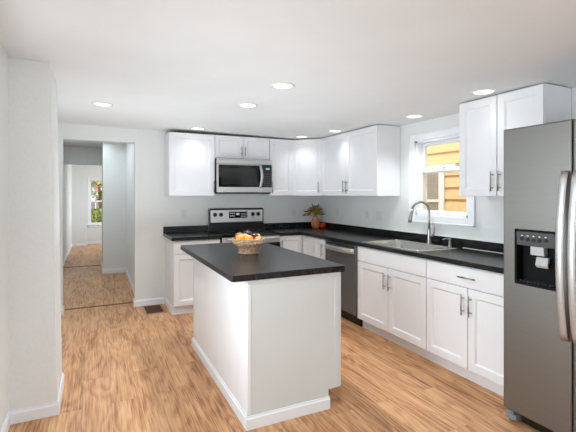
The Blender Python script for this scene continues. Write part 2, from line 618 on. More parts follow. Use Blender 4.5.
# ---- kitchen window: casing, jambs, two sashes
def window_unit():
    cas = MB()
    T, D = 0.078, 0.018
    y0, y1, z0, z1 = WY0, WY1, WZ0, WZ1
    cas.box(-D, 0, y0, y0 + T, z0 - T, z1 + T, 0.003)
    cas.box(-D, 0, y1 - T, y1, z0 - T, z1 + T, 0.003)
    cas.box(-D, 0, y1, y0, z1, z1 + T, 0.003)
    cas.box(-D, 0, y1, y0, z0 - T, z0, 0.003)
    # raised outer lip of the casing
    for a in ((y0 + T - 0.014, y0 + T, z0 - T, z1 + T), (y1 - T, y1 - T + 0.014, z0 - T, z1 + T), (y1 - T, y0 + T, z1 + T - 0.014, z1 + T), (y1 - T, y0 + T, z0 - T, z0 - T + 0.014)):
        cas.box(-D - 0.007, -D + 0.004, a[0], a[1], a[2], a[3], 0.002)
    root = struct(cas.build('window_1', M['trim']))
    fr = MB()
    fr.box(0.0, 0.14, y0 - 0.028, y0 + 0.001, z0, z1)
    fr.box(0.0, 0.14, y1 - 0.001, y1 + 0.028, z0, z1)
    fr.box(0.0, 0.14, y1, y0, z1 - 0.022, z1 + 0.001)
    fr.box(0.0, 0.14, y1, y0, z0 - 0.001, z0 + 0.018)
    fr.build('window_frame', M['trim'], root)
    zm = 1.66
    for nm, x0, za, zb in (('upper_sash', 0.075, zm - 0.022, z1 - 0.022), ('lower_sash', 0.035, z0 + 0.018, zm + 0.022)):
        s = MB()
        ya, yb = y0 - 0.028, y1 + 0.028
        st = 0.032
        s.box(x0, x0 + 0.03, ya - st, ya, za, zb, 0.003)
        s.box(x0, x0 + 0.03, yb, yb + st, za, zb, 0.003)
        s.box(x0, x0 + 0.03, yb + st, ya - st, zb - 0.034, zb, 0.003)
        s.box(x0, x0 + 0.03, yb + st, ya - st, za, za + 0.034, 0.003)
        so = s.build(nm, M['trim'], root)
        g = MB().box(x0 + 0.012, x0 + 0.016, yb + st - 0.004, ya - st + 0.004, za + 0.03, zb - 0.03)
        go = g.build('pane', M['glass'], so)
        if nm == 'lower_sash':
            k = MB()
            k.box(x0 - 0.02, x0 + 0.012, -2.45, -2.39, zb, zb + 0.012, 0.003)
            k.cyl((x0 - 0.01, -2.42, zb + 0.01), (x0 - 0.01, -2.42, zb + 0.022), 0.009, n=12)
            k.build('sash_lock', M['trim'], so)
    return root


window_unit()

# far window
def far_window():
    c = MB()
    T = 0.055
    x0, x1, z0, z1 = FWX0, FWX1, FWZ0, FWZ1
    c.box(x0 - T, x0, 7.382, 7.40, z0 - T, z1 + T, 0.003)
    c.box(x1, x1 + T, 7.382, 7.40, z0 - T, z1 + T, 0.003)
    c.box(x0, x1, 7.382, 7.40, z1, z1 + T, 0.003)
    c.box(x0 - T - 0.02, x1 + T + 0.02, 7.36, 7.40, z0 - 0.03, z0, 0.003)
    c.box(x0 - T, x1 + T, 7.382, 7.40, z0 - T - 0.03, z0 - 0.03, 0.003)
    root = struct(c.build('window_2', M['trim']))
    for nm, y, za, zb in (('upper_sash', 7.475, 1.20, z1), ('lower_sash', 7.44, z0, 1.245)):
        s = MB()
        s.box(x0, x0 + 0.04, y, y + 0.03, za, zb)
        s.box(x1 - 0.04, x1, y, y + 0.03, za, zb)
        s.box(x0 + 0.04, x1 - 0.04, y, y + 0.03, zb - 0.04, zb)
        s.box(x0 + 0.04, x1 - 0.04, y, y + 0.03, za, za + 0.04)
        so = s.build(nm, M['trim'], root)
        MB().box(x0 + 0.037, x1 - 0.037, y + 0.012, y + 0.016, za + 0.037, zb - 0.037).build('pane', M['glass'], so)


far_window()

# unseen window added in the left wall around the fill lamp
c = MB()
c.box(-3.605, -3.587, -2.9, -2.82, 0.67, 2.13, 0.003)
c.box(-3.605, -3.587, -4.28, -4.2, 0.67, 2.13, 0.003)
c.box(-3.605, -3.587, -4.2, -2.9, 2.05, 2.13, 0.003)
c.box(-3.605, -3.587, -4.2, -2.9, 0.67, 0.75, 0.003)
w3 = struct(c.build('added_window', M['trim']))
for nm, x0, za, zb in (('upper_sash', -3.73, 1.38, 2.05), ('lower_sash', -3.69, 0.75, 1.42)):
    c = MB()
    c.box(x0, x0 + 0.03, -2.94, -2.9, za, zb)
    c.box(x0, x0 + 0.03, -4.2, -4.16, za, zb)
    c.box(x0, x0 + 0.03, -4.16, -2.94, za, za + 0.04)
    c.box(x0, x0 + 0.03, -4.16, -2.94, zb - 0.04, zb)
    so = c.build(nm, M['trim'], w3)
    MB().box(x0 + 0.012, x0 + 0.016, -4.163, -2.937, za + 0.037, zb - 0.037).build('pane', M['glass'], so)

# ------------------------------------------------------------------ outside
struct(MB().box(0.15, 12, -8, 12, -0.6, -0.5).build('ground', noise_tint(mat('ground_soil', (120, 115, 95), 0.9), (90, 100, 70), (3, 3, 3), 0.8)))
struct(MB().box(-9, 0.0, 7.75, 16, -0.6, -0.5).build('ground', noise_tint(mat('ground_grass', (96, 120, 60), 0.9), (120, 110, 70), (3, 3, 3), 0.8)))


def neighbour():
    t = thing('house', 'tan clapboard house seen through the window above the sink', 'house', (1.4, -1.5, -0.5))
    b = MB()
    E_ = 0.168
    z = 0.0
    prof = []
    while z < 4.6:
        prof.append((z, z + E_))
        z += E_
    for a, c in prof:      # each board is a wedge, thicker at its lower edge
        b.poly([(0.0 - 0.024, a), (0.10, a), (0.10, c), (0.0, c)], -4.0, 3.6, 'y')
    b.build('siding', M['siding'], t)
    w = MB()
    # local: y measured from -1.5 ; window opening from y=-1.10 to -0.45 world
    y0, y1, z0, z1 = 1.05, 0.42, 1.35, 2.29
    w.box(-0.04, 0.0, y1 - 0.10, y1, z0 - 0.09, z1 + 0.05, 0.004)
    w.box(-0.04, 0.0, y0, y0 + 0.10, z0 - 0.09, z1 + 0.05, 0.004)
    w.box(-0.055, 0.0, y1 - 0.32, y0 + 0.10, z1, z1 + 0.05, 0.004)
    w.box(-0.04, 0.0, y1, y0, z0 - 0.09, z0, 0.004)
    w.box(-0.045, -0.01, y1, y0, (z0 + z1) / 2 - 0.02, (z0 + z1) / 2 + 0.02, 0.003)
    w.box(-0.042, -0.01, 0.72, 0.745, z0, z1)
    wo = w.build('window', M['trim'], t, 'white framed window of the neighbouring house')
    s = MB()
    k = z0
    while k < z1 - 0.01:
        s.poly([(-0.033, k), (-0.030, k + 0.002), (-0.024, k + 0.024), (-0.027, k + 0.024)], y1, y0, 'y')
        k += 0.026
    s.build('blind', M['blind'], wo)
    c = MB()
    c.box(-0.30, 0.12, -4.0, 3.6, 4.6, 4.75)
    c.build('eave', M['trim'], t)


neighbour()


def leaf_mat(name, cols):
    m = bpy.data.materials.new(name)
    m.use_nodes = True
    N, L = m.node_tree.nodes, m.node_tree.links
    b = N['Principled BSDF']
    b.inputs['Roughness'].default_value = 0.6
    g = N.new('ShaderNodeNewGeometry')
    cr = N.new('ShaderNodeValToRGB')
    cr.color_ramp.interpolation = 'CONSTANT'
    el = cr.color_ramp.elements
    el[0].color = lin(cols[0]); el[0].position = 0
    el[1].color = lin(cols[1]); el[1].position = 1 / len(cols)
    for i, c in enumerate(cols[2:]):
        e = el.new((i + 2) / len(cols)); e.color = lin(c)
    L.new(g.outputs['Random Per Island'], cr.inputs[0])
    L.new(cr.outputs[0], b.inputs['Base Color'])
    return m


def foliage(bmb, c, r, n, size, rnd):
    for _ in range(n):
        d = Vector((rnd.gauss(0, 1), rnd.gauss(0, 1), rnd.gauss(0, 1))).normalized() * (rnd.random() ** 0.4)
        p = Vector((c[0] + d.x * r[0], c[1] + d.y * r[1], c[2] + d.z * r[2]))
        q = Matrix.Rotation(rnd.uniform(0, 2 * PI), 3, 'Z') @ Matrix.Rotation(rnd.uniform(0, PI), 3, 'X')
        s = size * rnd.uniform(0.6, 1.2)
        pts = [Vector((0, -s, 0)), Vector((s * 0.5, -s * 0.1, s * 0.12)), Vector((0, s, 0)), Vector((-s * 0.5, -s * 0.1, s * 0.12))]
        bmb.quad([p + q @ v for v in pts])


bark = noise_tint(mat('bark', (105, 82, 64), 0.9), (75, 58, 45), (10, 10, 3), 0.7)
rnd = random.Random(3)
t = thing('autumn_tree', 'tree with mixed green, yellow and red leaves beyond the far window', 'tree', (-3.0, 11.0, -0.5))
b = MB()
b.tube([(0, 0, 0), (0.05, 0, 1.0), (-0.02, 0.05, 2.0), (0.05, 0, 3.0)], [0.14, 0.11, 0.08, 0.04], 10)
for k in range(7):
    a = k * 0.9
    b.tube([(0, 0, 1.2 + k * 0.2), (0.45 * math.cos(a), 0.45 * math.sin(a), 1.6 + k * 0.22), (0.9 * math.cos(a), 0.9 * math.sin(a), 2.2 + k * 0.2)], [0.05, 0.035, 0.012], 6)
b.build('trunk', bark, t)
b = MB()
foliage(b, (0, 0, 2.75), (1.6, 1.2, 1.25), 2600, 0.11, rnd)
b.build('foliage', leaf_mat('autumn_leaves', [(150, 170, 70), (196, 190, 90), (205, 120, 70), (120, 150, 60), (226, 215, 130), (180, 90, 60), (215, 220, 190)]), t)
t = thing('garden_fence', 'brown board fence outside the far window', 'fence', (-3.0, 9.9, -0.5))
b = MB()
for k in range(26):
    b.box(-1.9 + k * 0.15, -1.9 + k * 0.15 + 0.14, 0, 0.02, 0.05, 1.66 + 0.01 * (k % 3), 0.004)
b.build('boards', noise_tint(mat('fence_wood', (120, 88, 62), 0.9), (85, 62, 45), (20, 20, 2), 0.7), t)
for z in (0.4, 1.3):
    MB().box(-1.9, 2.0, 0.02, 0.06, z, z + 0.09).build('rail', bark, t)
t = thing('garden_shrub', 'green and yellow shrub in front of the brown fence', 'shrub', (-3.0, 9.3, -0.5))
b = MB()
foliage(b, (0, 0, 0.75), (0.55, 0.4, 0.75), 1100, 0.07, rnd)
b.build('foliage', leaf_mat('shrub_leaves', [(105, 130, 55), (150, 160, 70), (190, 175, 80), (80, 105, 45)]), t)
b = MB()
for k in range(8):
    a = k * PI / 4
    b.tube([(0, 0, 0), (0.12 * math.cos(a), 0.12 * math.sin(a), 0.4), (0.3 * math.cos(a), 0.25 * math.sin(a), 0.95)], [0.02, 0.014, 0.006], 6)
b.build('stems', bark, t)


# ------------------------------------------------------------------ cabinet pieces (local frame: x along the wall, -y to the room, z up)
def shaker(x0, x1, z0, z1, y, th=0.019, rail=0.062):
    """Shaker door: four members with a recessed flat panel and a small inner bevel. Front face at y - th."""
    b = MB()
    f = y - th
    bv = 0.0015
    b.box(x0, x0 + rail, f, y, z0, z1, bv)
    b.box(x1 - rail, x1, f, y, z0, z1, bv)
    b.box(x0 + rail - 0.001, x1 - rail + 0.001, f, y, z1 - rail, z1, bv)
    b.box(x0 + rail - 0.001, x1 - rail + 0.001, f, y, z0, z0 + rail, bv)
    # recessed panel and sloping sticking
    b.box(x0 + rail - 0.002, x1 - rail + 0.002, f + 0.0125, y - 0.001, z0 + rail - 0.002, z1 - rail + 0.002)
    s = 0.010
    X0, X1, Z0, Z1 = x0 + rail, x1 - rail, z0 + rail, z1 - rail
    b.quad([(X0, f + 0.001, Z0), (X1, f + 0.001, Z0), (X1 - s, f + 0.0124, Z0 + s), (X0 + s, f + 0.0124, Z0 + s)])
    b.quad([(X0, f + 0.001, Z1), (X0 + s, f + 0.0124, Z1 - s), (X1 - s, f + 0.0124, Z1 - s), (X1, f + 0.001, Z1)])
    b.quad([(X0, f + 0.001, Z0), (X0 + s, f + 0.0124, Z0 + s), (X0 + s, f + 0.0124, Z1 - s), (X0, f + 0.001, Z1)])
    b.quad([(X1, f + 0.001, Z0), (X1, f + 0.001, Z1), (X1 - s, f + 0.0124, Z1 - s), (X1 - s, f + 0.0124, Z0 + s)])
    return b


def slab(x0, x1, z0, z1, y, th=0.019):
    return MB().box(x0, x1, y - th, y, z0, z1, 0.0025, 2)


def pull(x, z, yf, vertical=True, L=0.155):
    """Bar pull with two posts, standing off the face at y = yf."""
    b = MB()
    off, r = 0.030, 0.0055
    h = L / 2
    if vertical:
        b.cyl((x, yf - off, z - h), (x, yf - off, z + h), r, n=12)
        for s in (-1, 1):
            b.cyl((x, yf, z + s * (h - 0.028)), (x, yf - off, z + s * (h - 0.028)), 0.0045, n=10)
    else:
        b.cyl((x - h, yf - off, z), (x + h, yf - off, z), r, n=12)
        for s in (-1, 1):
            b.cyl((x + s * (h - 0.028), yf, z), (x + s * (h - 0.028), yf - off, z), 0.0045, n=10)
    return b


def carcass(W, D, z0, z1, toe=None):
    b = MB()
    b.box(0, W, -D, -0.004, z0, z1, 0.0015)
    if toe:
        b.box(0.0, W, -D + 0.075, -0.004, 0.0, z0)
    return b


UB, UT = 1.395, 2.183
UD = 0.306
G = 0.0035


def upper(name, label, loc, rz, W, doors, z0=UB, z1=UT, rail=0.062, group=None):
    """doors: list of (x0, x1, handle_x or None)"""
    t = thing(name, label, 'cabinet', loc, rz, group)
    carcass(W, UD, z0, z1).build('cabinet_body', M['cab'], t)
    for x0, x1, hx in doors:
        d = shaker(x0 + G, x1 - G, z0 + G, z1 - G, -UD - 0.0005, rail=rail).build('door', M['cab'], t)
        if hx is not None:
            hz = z0 + 0.042 + 0.0775
            if z1 - z0 < 0.5:
                hz = z0 + 0.04 + 0.06
                pull(hx, hz, -UD - 0.0195, True, 0.12).build('handle', M['nickel'], d)
            else:
                pull(hx, hz, -UD - 0.0195).build('handle', M['nickel'], d)
    return t


R90 = -PI / 2
# back wall uppers (x increases to the right, world)
upper('wall_cabinet', 'white single-door shaker wall cabinet left of the microwave', (-2.308, 0, 0), 0, 0.574, [(0, 0.574, 0.574 - 0.018)])
upper('wall_cabinet', 'short white two-door wall cabinet directly above the microwave', (-1.732, 0, 0), 0, 0.760, [(0, 0.380, 0.355), (0.380, 0.760, 0.405)], 1.885, UT, 0.055)
upper('wall_cabinet', 'narrow white single-door wall cabinet right of the microwave', (-0.970, 0, 0), 0, 0.359, [(0, 0.359, 0.03)])
# right wall uppers (local x = -world y)
upper('wall_cabinet', 'white two-door wall cabinet between the corner cabinet and the window', (0, -0.613, 0), R90, 1.222, [(0, 0.611, 0.575), (0.611, 1.222, 0.647)])
upper('wall_cabinet', 'white two-door wall cabinet between the window and the refrigerator', (0, -2.94, 0), R90, 0.720, [(0, 0.36, 0.328), (0.36, 0.72, 0.392)])
# diagonal corner upper
t = thing('corner_wall_cabinet', 'white diagonal wall cabinet filling the corner above the flowers', 'cabinet', (0, 0, 0))
b = MB()
b.poly([(-0.610, -0.002), (-0.002, -0.002), (-0.002, -0.612), (-0.306, -0.612), (-0.610, -0.308)], UB, UT, 'z')
b.build('cabinet_body', M['cab'], t)
dl = math.hypot(0.304, 0.304)
mtx = Matrix.Translation((-0.610, -0.308, 0)) @ Matrix.Rotation(-PI / 4, 4, 'Z')
d = shaker(0.004, dl - 0.004, UB + G, UT - G, -0.0005).transform(mtx).build('door', M['cab'], t)
pull(dl - 0.045, UB + 0.12, -0.0195).transform(mtx).build('handle', M['nickel'], d)

# ------------------------------------------------------------------ base cabinets
BD = 0.600      # carcass depth
BZ = 0.874      # carcass top


def base_cab(label, loc, rz, W, fronts, name='base_cabinet', skip_body=False):
    """fronts: ('door', x0, x1, handle x, z0, z1) or ('drawer', x0, x1, handle x or None, z0, z1)."""
    t = thing(name, label, 'cabinet', loc, rz)
    bd = MB()
    if name == 'sink_base_cabinet':      # open box: the bowl hangs inside
        bd.box(0, 0.018, -BD, -0.004, 0.1, BZ)
        bd.box(W - 0.018, W, -BD, -0.004, 0.1, BZ)
        bd.box(0.018, W - 0.018, -0.016, -0.004, 0.1, BZ)
        bd.box(0.018, W - 0.018, -BD, -0.016, 0.1, 0.118)
        bd.box(0.018, W - 0.018, -BD, -BD + 0.018, 0.118, BZ)
    else:
        bd.box(0, W, -BD, -0.004, 0.1, BZ, 0.0015)
    bd.build('cabinet_body', M['cab'], t)
    MB().box(0, W, -BD + 0.045, -0.02, 0, 0.1).build('toe_kick', M['cab'], t)
    for kind, x0, x1, hx, z0, z1 in fronts:
        if kind == 'door':
            d = shaker(x0 + G, x1 - G, z0 + G, z1 - G, -BD - 0.0005, rail=0.060).build('door', M['cab'], t)
            if hx is not None:
                pull(hx, z1 - 0.05 - 0.078, -BD - 0.0195).build('handle', M['nickel'], d)
        else:
            d = slab(x0 + G, x1 - G, z0 + G, z1 - G, -BD - 0.0005).build('drawer', M['cab'], t)
            if hx is not None:
                pull(hx, (z0 + z1) / 2, -BD - 0.0195, False).build('handle', M['nickel'], d)
    return t


DLZ = 0.713
base_cab('white base cabinet with drawer over door, left of the stove', (-2.300, 0, 0), 0, 0.553,
         [('drawer', 0, 0.553, None, DLZ, 0.866), ('door', 0, 0.553, 0.52, 0.103, DLZ)])
base_cab('white sink base cabinet with false drawer front and two doors under the sink', (0, -1.885, 0), R90, 0.976,
         [('drawer', 0, 0.976, None, DLZ, 0.866), ('door', 0, 0.488, 0.452, 0.103, DLZ), ('door', 0.488, 0.976, 0.524, 0.103, DLZ)], 'sink_base_cabinet')
base_cab('white base cabinet with one wide drawer over two doors, beside the refrigerator', (0, -2.862, 0), R90, 0.830,
         [('drawer', 0, 0.830, 0.425, DLZ, 0.866), ('door', 0, 0.418, 0.384, 0.103, DLZ), ('door', 0.418, 0.830, 0.450, 0.103, DLZ)])
base_cab('narrow white full-height-door base cabinet left of the dishwasher', (0, -0.932, 0), R90, 0.272,
         [('door', 0, 0.272, 0.235, 0.103, 0.866)])
# corner base cabinet, L-shaped with two doors meeting in the inner corner
t = thing('corner_base_cabinet', 'white L-shaped corner base cabinet with folding doors right of the stove', 'cabinet', (0, 0, 0))
b = MB()
b.poly([(-0.953, -0.004), (-0.004, -0.004), (-0.004, -0.930), (-0.60, -0.930), (-0.60, -0.60), (-0.953, -0.60)], 0.1, BZ, 'z')
b.build('cabinet_body', M['cab'], t)
b = MB()
b.poly([(-0.953, -0.02), (-0.02, -0.02), (-0.02, -0.930), (-0.555, -0.930), (-0.555, -0.555), (-0.953, -0.555)], 0.0, 0.1, 'z')
b.build('toe_kick', M['cab'], t)
d = shaker(-0.951, -0.632, 0.105, 0.864, -0.6005, rail=0.056).build('door', M['cab'], t)
pull(-0.925, 0.738, -0.6195).build('handle', M['nickel'], d)
d = shaker(0.632, 0.928, 0.105, 0.864, -0.6005, rail=0.056).transform(Matrix.Rotation(R90, 4, 'Z')).build('door', M['cab'], t)

# baseboard wrapping the exposed side of the left base cabinet
baseboard('trim_3', [(-1.76, -0.554), (-2.301, -0.554), (-2.301, -0.014)][::1])

# ------------------------------------------------------------------ worktops
CT, CB = 0.914, 0.8745


def worktop_left():
    b = MB()
    b.box(-2.330, -1.746, -0.645, -0.003, CB, CT, 0.006, 3)
    o = b.build('countertop', M['counter_x'])
    tag(o, 'short black laminate worktop on the cabinet left of the stove', 'countertop')
    s = MB().box(-2.330, -1.746, -0.022, -0.003, CT, 0.997, 0.003, 2)
    s.build('backsplash', M['counter_x'], o)


worktop_left()


def worktop_main():
    """L-shaped slab with the sink cut-out."""
    xs = [-0.645, -0.585, -0.060, -0.003]
    bm = bmesh.new()
    b = MB()
    # pieces share faces; built as one polygon with a hole through face-by-face grid
    X = [-0.955, -0.645, -0.560, -0.085, -0.003]
    Y = [-0.003, -0.645, -1.955, -2.685, -3.70]
    vt = {}

    def V(i, j, top):
        k = (i, j, top)
        if k not in vt:
            vt[k] = bm.verts.new((X[i], Y[j], CT if top else CB))
        return vt[k]
    cells = []
    for i in range(4):
        for j in range(4):
            if i == 0 and j > 0:
                continue
            if i == 2 and j == 2:
                continue
            cells.append((i, j))
    S = set(cells)
    for i, j in cells:
        bm.faces.new((V(i, j, 1), V(i, j + 1, 1), V(i + 1, j + 1, 1), V(i + 1, j, 1)))
        bm.faces.new((V(i, j, 0), V(i + 1, j, 0), V(i + 1, j + 1, 0), V(i, j + 1, 0)))
        for di, dj, a, c in ((-1, 0, (i, j), (i, j + 1)), (1, 0, (i + 1, j + 1), (i + 1, j)), (0, -1, (i + 1, j), (i, j)), (0, 1, (i, j + 1), (i + 1, j + 1))):
            if (i + di, j + dj) not in S:
                bm.faces.new((V(*a, 1), V(*a, 0), V(*c, 0), V(*c, 1)))
    bmesh.ops.recalc_face_normals(bm, faces=bm.faces)
    bmesh.ops.dissolve_limit(bm, angle_limit=0.01, verts=bm.verts, edges=bm.edges)
    edges = [e for e in bm.edges if len(e.link_faces) == 2 and e.calc_face_angle() > 0.5 and abs(e.verts[0].co.z - e.verts[1].co.z) < 1e-4 and (abs(e.verts[0].co.x + 0.645) < 1e-4 and abs(e.verts[1].co.x + 0.645) < 1e-4 or abs(e.verts[0].co.y + 0.645) < 1e-4 and abs(e.verts[1].co.y + 0.645) < 1e-4)]
    bmesh.ops.bevel(bm, geom=edges, offset=0.006, segments=3, affect='EDGES', profile=0.5)
    b.bm.free(); b.bm = bm
    o = b.build('countertop', M['counter'])
    tag(o, 'long black laminate worktop turning the corner under the window, holding the sink', 'countertop')
    s = MB()
    s.poly([(-0.955, -0.003), (-0.003, -0.003), (-0.003, -3.70), (-0.022, -3.70), (-0.022, -0.022), (-0.955, -0.022)], CT, 0.997, 'z', 0.002)
    s.build('backsplash', M['counter'], o)
    c = MB()
    c.box(-0.0225, -0.003, -3.70, -1.2, 0.9971, 0.9995)
    c.box(-0.03, -0.0222, -3.70, -2.72, CT + 0.0002, CT + 0.004)
    c.build('caulk_line', M['seam'], o, 'pale caulk line along the splashback')


worktop_main()

# ------------------------------------------------------------------ island
IX0, IX1, IY0, IY1 = -2.298, -1.635, -3.125, -1.640
t = thing('kitchen_island', 'white panelled island base in the middle of the kitchen floor', 'kitchen island', ((IX0 + IX1) / 2, (IY0 + IY1) / 2, 0))
ox, oy = (IX0 + IX1) / 2, (IY0 + IY1) / 2
LX0, LX1, LY0, LY1 = IX0 - ox, IX1 - ox, IY0 - oy, IY1 - oy
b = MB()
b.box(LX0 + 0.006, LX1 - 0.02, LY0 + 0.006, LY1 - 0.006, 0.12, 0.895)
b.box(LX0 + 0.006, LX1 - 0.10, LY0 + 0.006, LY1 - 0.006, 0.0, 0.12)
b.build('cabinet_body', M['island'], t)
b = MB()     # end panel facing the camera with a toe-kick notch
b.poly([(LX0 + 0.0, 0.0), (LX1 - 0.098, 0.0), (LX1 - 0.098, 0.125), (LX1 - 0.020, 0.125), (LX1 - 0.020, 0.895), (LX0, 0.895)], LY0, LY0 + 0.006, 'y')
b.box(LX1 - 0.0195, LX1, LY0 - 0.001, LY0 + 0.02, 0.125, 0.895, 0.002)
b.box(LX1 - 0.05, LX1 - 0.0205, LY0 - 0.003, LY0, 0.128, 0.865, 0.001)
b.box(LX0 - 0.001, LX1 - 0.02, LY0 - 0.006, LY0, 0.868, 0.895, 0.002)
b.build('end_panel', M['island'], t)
b = MB()     # long back panel facing the hall side
b.box(LX0, LX0 + 0.006, LY0 + 0.006, LY1, 0.0, 0.895)
b.box(LX0 - 0.003, LX0 + 0.02, LY0 - 0.003, LY0 + 0.02, 0.084, 0.868, 0.002)
b.build('back_panel', M['cab'], t)
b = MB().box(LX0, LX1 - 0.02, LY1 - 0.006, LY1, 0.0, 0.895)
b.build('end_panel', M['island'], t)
# base moulding around the island
prof_pts = [(LX1 - 0.092, LY0 - 0.0), (LX0, LY0), (LX0, LY1), (LX1 - 0.092, LY1)]


def moulding(pts, h, tk, parent, name, material):
    prof = [(0, 0), (tk, 0), (tk, h * 0.80), (tk * 0.55, h * 0.88), (tk * 0.45, h), (0, h)]
    P = [Vector(p) for p in pts]
    n = len(P)
    dirs = [(P[i + 1] - P[i]).normalized() for i in range(n - 1)]
    left = [Vector((d_.y, -d_.x)) for d_ in dirs]
    bm = bmesh.new()
    rings = []
    for i in range(n):
        if i == 0: o = left[0]
        elif i == n - 1: o = left[-1]
        else:
            s = left[i - 1] + left[i]; o = s / s.dot(left[i])
        rings.append([bm.verts.new((P[i].x - o.x * a, P[i].y - o.y * a, z)) for a, z in prof])
    k_ = len(prof)
    for i in range(n - 1):
        for k in range(k_):
            bm.faces.new((rings[i][k], rings[i][(k + 1) % k_], rings[i + 1][(k + 1) % k_], rings[i + 1][k]))
    bm.faces.new(rings[0]); bm.faces.new(rings[-1][::-1])
    bmesh.ops.recalc_face_normals(bm, faces=bm.faces)
    x = MB(); x.bm.free(); x.bm = bm
    return x.build(name, material, parent)


moulding(prof_pts, 0.078, 0.013, t, 'base_moulding', M['trim'])
Rm = Matrix.Translation((LX1 - 0.02, 0, 0)) @ Matrix.Rotation(PI / 2, 4, 'Z')
for a0, a1 in ((LY0 + 0.024, -0.002), (0.002, LY1 - 0.01)):
    d = shaker(a0, a1, 0.128, 0.86, 0.0, rail=0.06).transform(Rm).build('door', M['cab'], t)

# island worktop with clipped, rounded corners
TX0, TX1, TY0, TY1 = -2.404, -1.608, -3.150, -1.553
b = MB()
r_ = 0.022
pts = []
for cx_, cy_, a0 in ((TX1 - r_, TY1 - r_, 0), (TX0 + r_, TY1 - r_, PI / 2), (TX0 + r_, TY0 + r_, PI), (TX1 - r_, TY0 + r_, 1.5 * PI)):
    for k in range(5):
        a = a0 + k * PI / 8
        pts.append((cx_ + r_ * math.cos(a), cy_ + r_ * math.sin(a)))
b.poly(pts, 0.8955, 0.936, 'z')
es = [e for e in b.bm.edges if abs(e.verts[0].co.z - e.verts[1].co.z) < 1e-5]
bmesh.ops.bevel(b.bm, geom=es, offset=0.004, segments=2, affect='EDGES', profile=0.5)
o = b.build('island_countertop', M['counter'])
tag(o, 'large rectangular black laminate worktop with rounded corners on top of the island', 'countertop')

# ------------------------------------------------------------------ range
def make_range():
    W = 0.778
    t = thing('stove', 'stainless and black freestanding electric stove under the microwave', 'stove', (-1.738, 0, 0))
    b = MB()
    b.box(0.004, W - 0.004, -0.640, -0.03, 0.03, 0.890, 0.003)
    for x in (0.05, W - 0.05):
        for y in (-0.58, -0.09):
            b.cyl((x, y, 0), (x, y, 0.035), 0.018, n=12)
    b.build('oven_body', M['black'], t)
    b = MB().box(0.0, W, -0.665, -0.075, 0.890, 0.922, 0.006, 2)
    ct = b.build('cooktop', M['black_glass'], t)
    for x, y, r in ((0.20, -0.22, 0.085), (0.58, -0.22, 0.105), (0.20, -0.48, 0.105), (0.58, -0.48, 0.085)):
        MB().lathe([(r, 0.9222), (r, 0.9226), (r - 0.003, 0.9226), (r - 0.003, 0.9222)], 40, (x, y)).build('burner_ring', M['grey_plastic'], ct)
    # backguard
    b = MB()
    b.poly([(-0.012, 0.90), (-0.078, 0.90), (-0.078, 1.025), (-0.070, 1.205), (-0.050, 1.222), (-0.012, 1.222)], 0.0, W, 'x')
    bg = b.build('backguard', M['black'], t)
    b = MB()
    b.poly([(-0.0792, 1.035), (-0.0715, 1.200), (-0.0690, 1.200), (-0.0765, 1.035)], 0.014, W - 0.014, 'x')
    b.build('control_fascia', M['steel_bright'], bg, 'stainless control panel')
    b = MB()
    b.poly([(-0.0800, 1.088), (-0.0768, 1.176), (-0.0735, 1.176), (-0.0770, 1.088)], 0.27, 0.535, 'x')
    b.build('display_panel', M['black_glass'], bg)
    b = MB()      # clock digits and button legends
    def yy(z):
        return -0.0811 + (z - 1.088) * 0.0364
    def mark(x0, x1, z0, z1):
        b.quad([(x0, yy(z0), z0), (x1, yy(z0), z0), (x1, yy(z1), z1), (x0, yy(z1), z1)])
    for k in range(3):
        mark(0.283 + k * 0.026, 0.300 + k * 0.026, 1.146, 1.162)
        mark(0.283 + k * 0.026, 0.300 + k * 0.026, 1.112, 1.126)
    for k in range(4):
        for j in range(3):
            mark(0.44 + k * 0.023, 0.452 + k * 0.023, 1.102 + j * 0.022, 1.110 + j * 0.022)
    b.build('legend', M['print'], bg)
    b = MB()
    b.quad([(0.372, yy(1.13), 1.13), (0.418, yy(1.13), 1.13), (0.418, yy(1.158), 1.158), (0.372, yy(1.158), 1.158)])
    b.build('clock_display', M['display'], bg)
    for x in (0.075, 0.158, 0.618, 0.698):
        b = MB()
        z = 1.138
        b.cyl((x, -0.072, z), (x, -0.082, z), 0.029, 0.027, n=24)
        b.cyl((x, -0.080, z), (x, -0.104, z), 0.023, 0.020, n=24)
        b.box(x - 0.004, x + 0.004, -0.110, -0.09, z - 0.019, z + 0.019, 0.0015)
        b.build('knob', M['black'], bg)
    # vent strip below the cooktop, oven door, handle and drawer
    b = MB().box(0.004, W - 0.004, -0.662, -0.640, 0.80, 0.886, 0.004)
    b.build('front_trim', M['steel_bright'], t)
    b = MB().box(0.006, W - 0.006, -0.672, -0.641, 0.235, 0.795, 0.006, 2)
    d = b.build('oven_door', M['black_glass'], t)
    b = MB()
    b.box(0.10, W - 0.10, -0.6735, -0.671, 0.36, 0.68, 0.001)
    b.build('oven_window', M['oven_glass'], d)
    b = MB()
    b.tube([(0.055, -0.712, 0.862), (0.10, -0.720, 0.862), (W / 2, -0.722, 0.862), (W - 0.10, -0.720, 0.862), (W - 0.055, -0.712, 0.862)], 0.016, 12, (1, 0.8), (0, 0, 1))
    for x in (0.065, W - 0.065):
        b.box(x - 0.014, x + 0.014, -0.712, -0.660, 0.850, 0.874, 0.004)
    b.build('handle', M['steel_bright'], d)
    b = MB().box(0.006, W - 0.006, -0.668, -0.641, 0.06, 0.228, 0.006, 2)
    b.build('storage_drawer', M['steel'], t)


make_range()


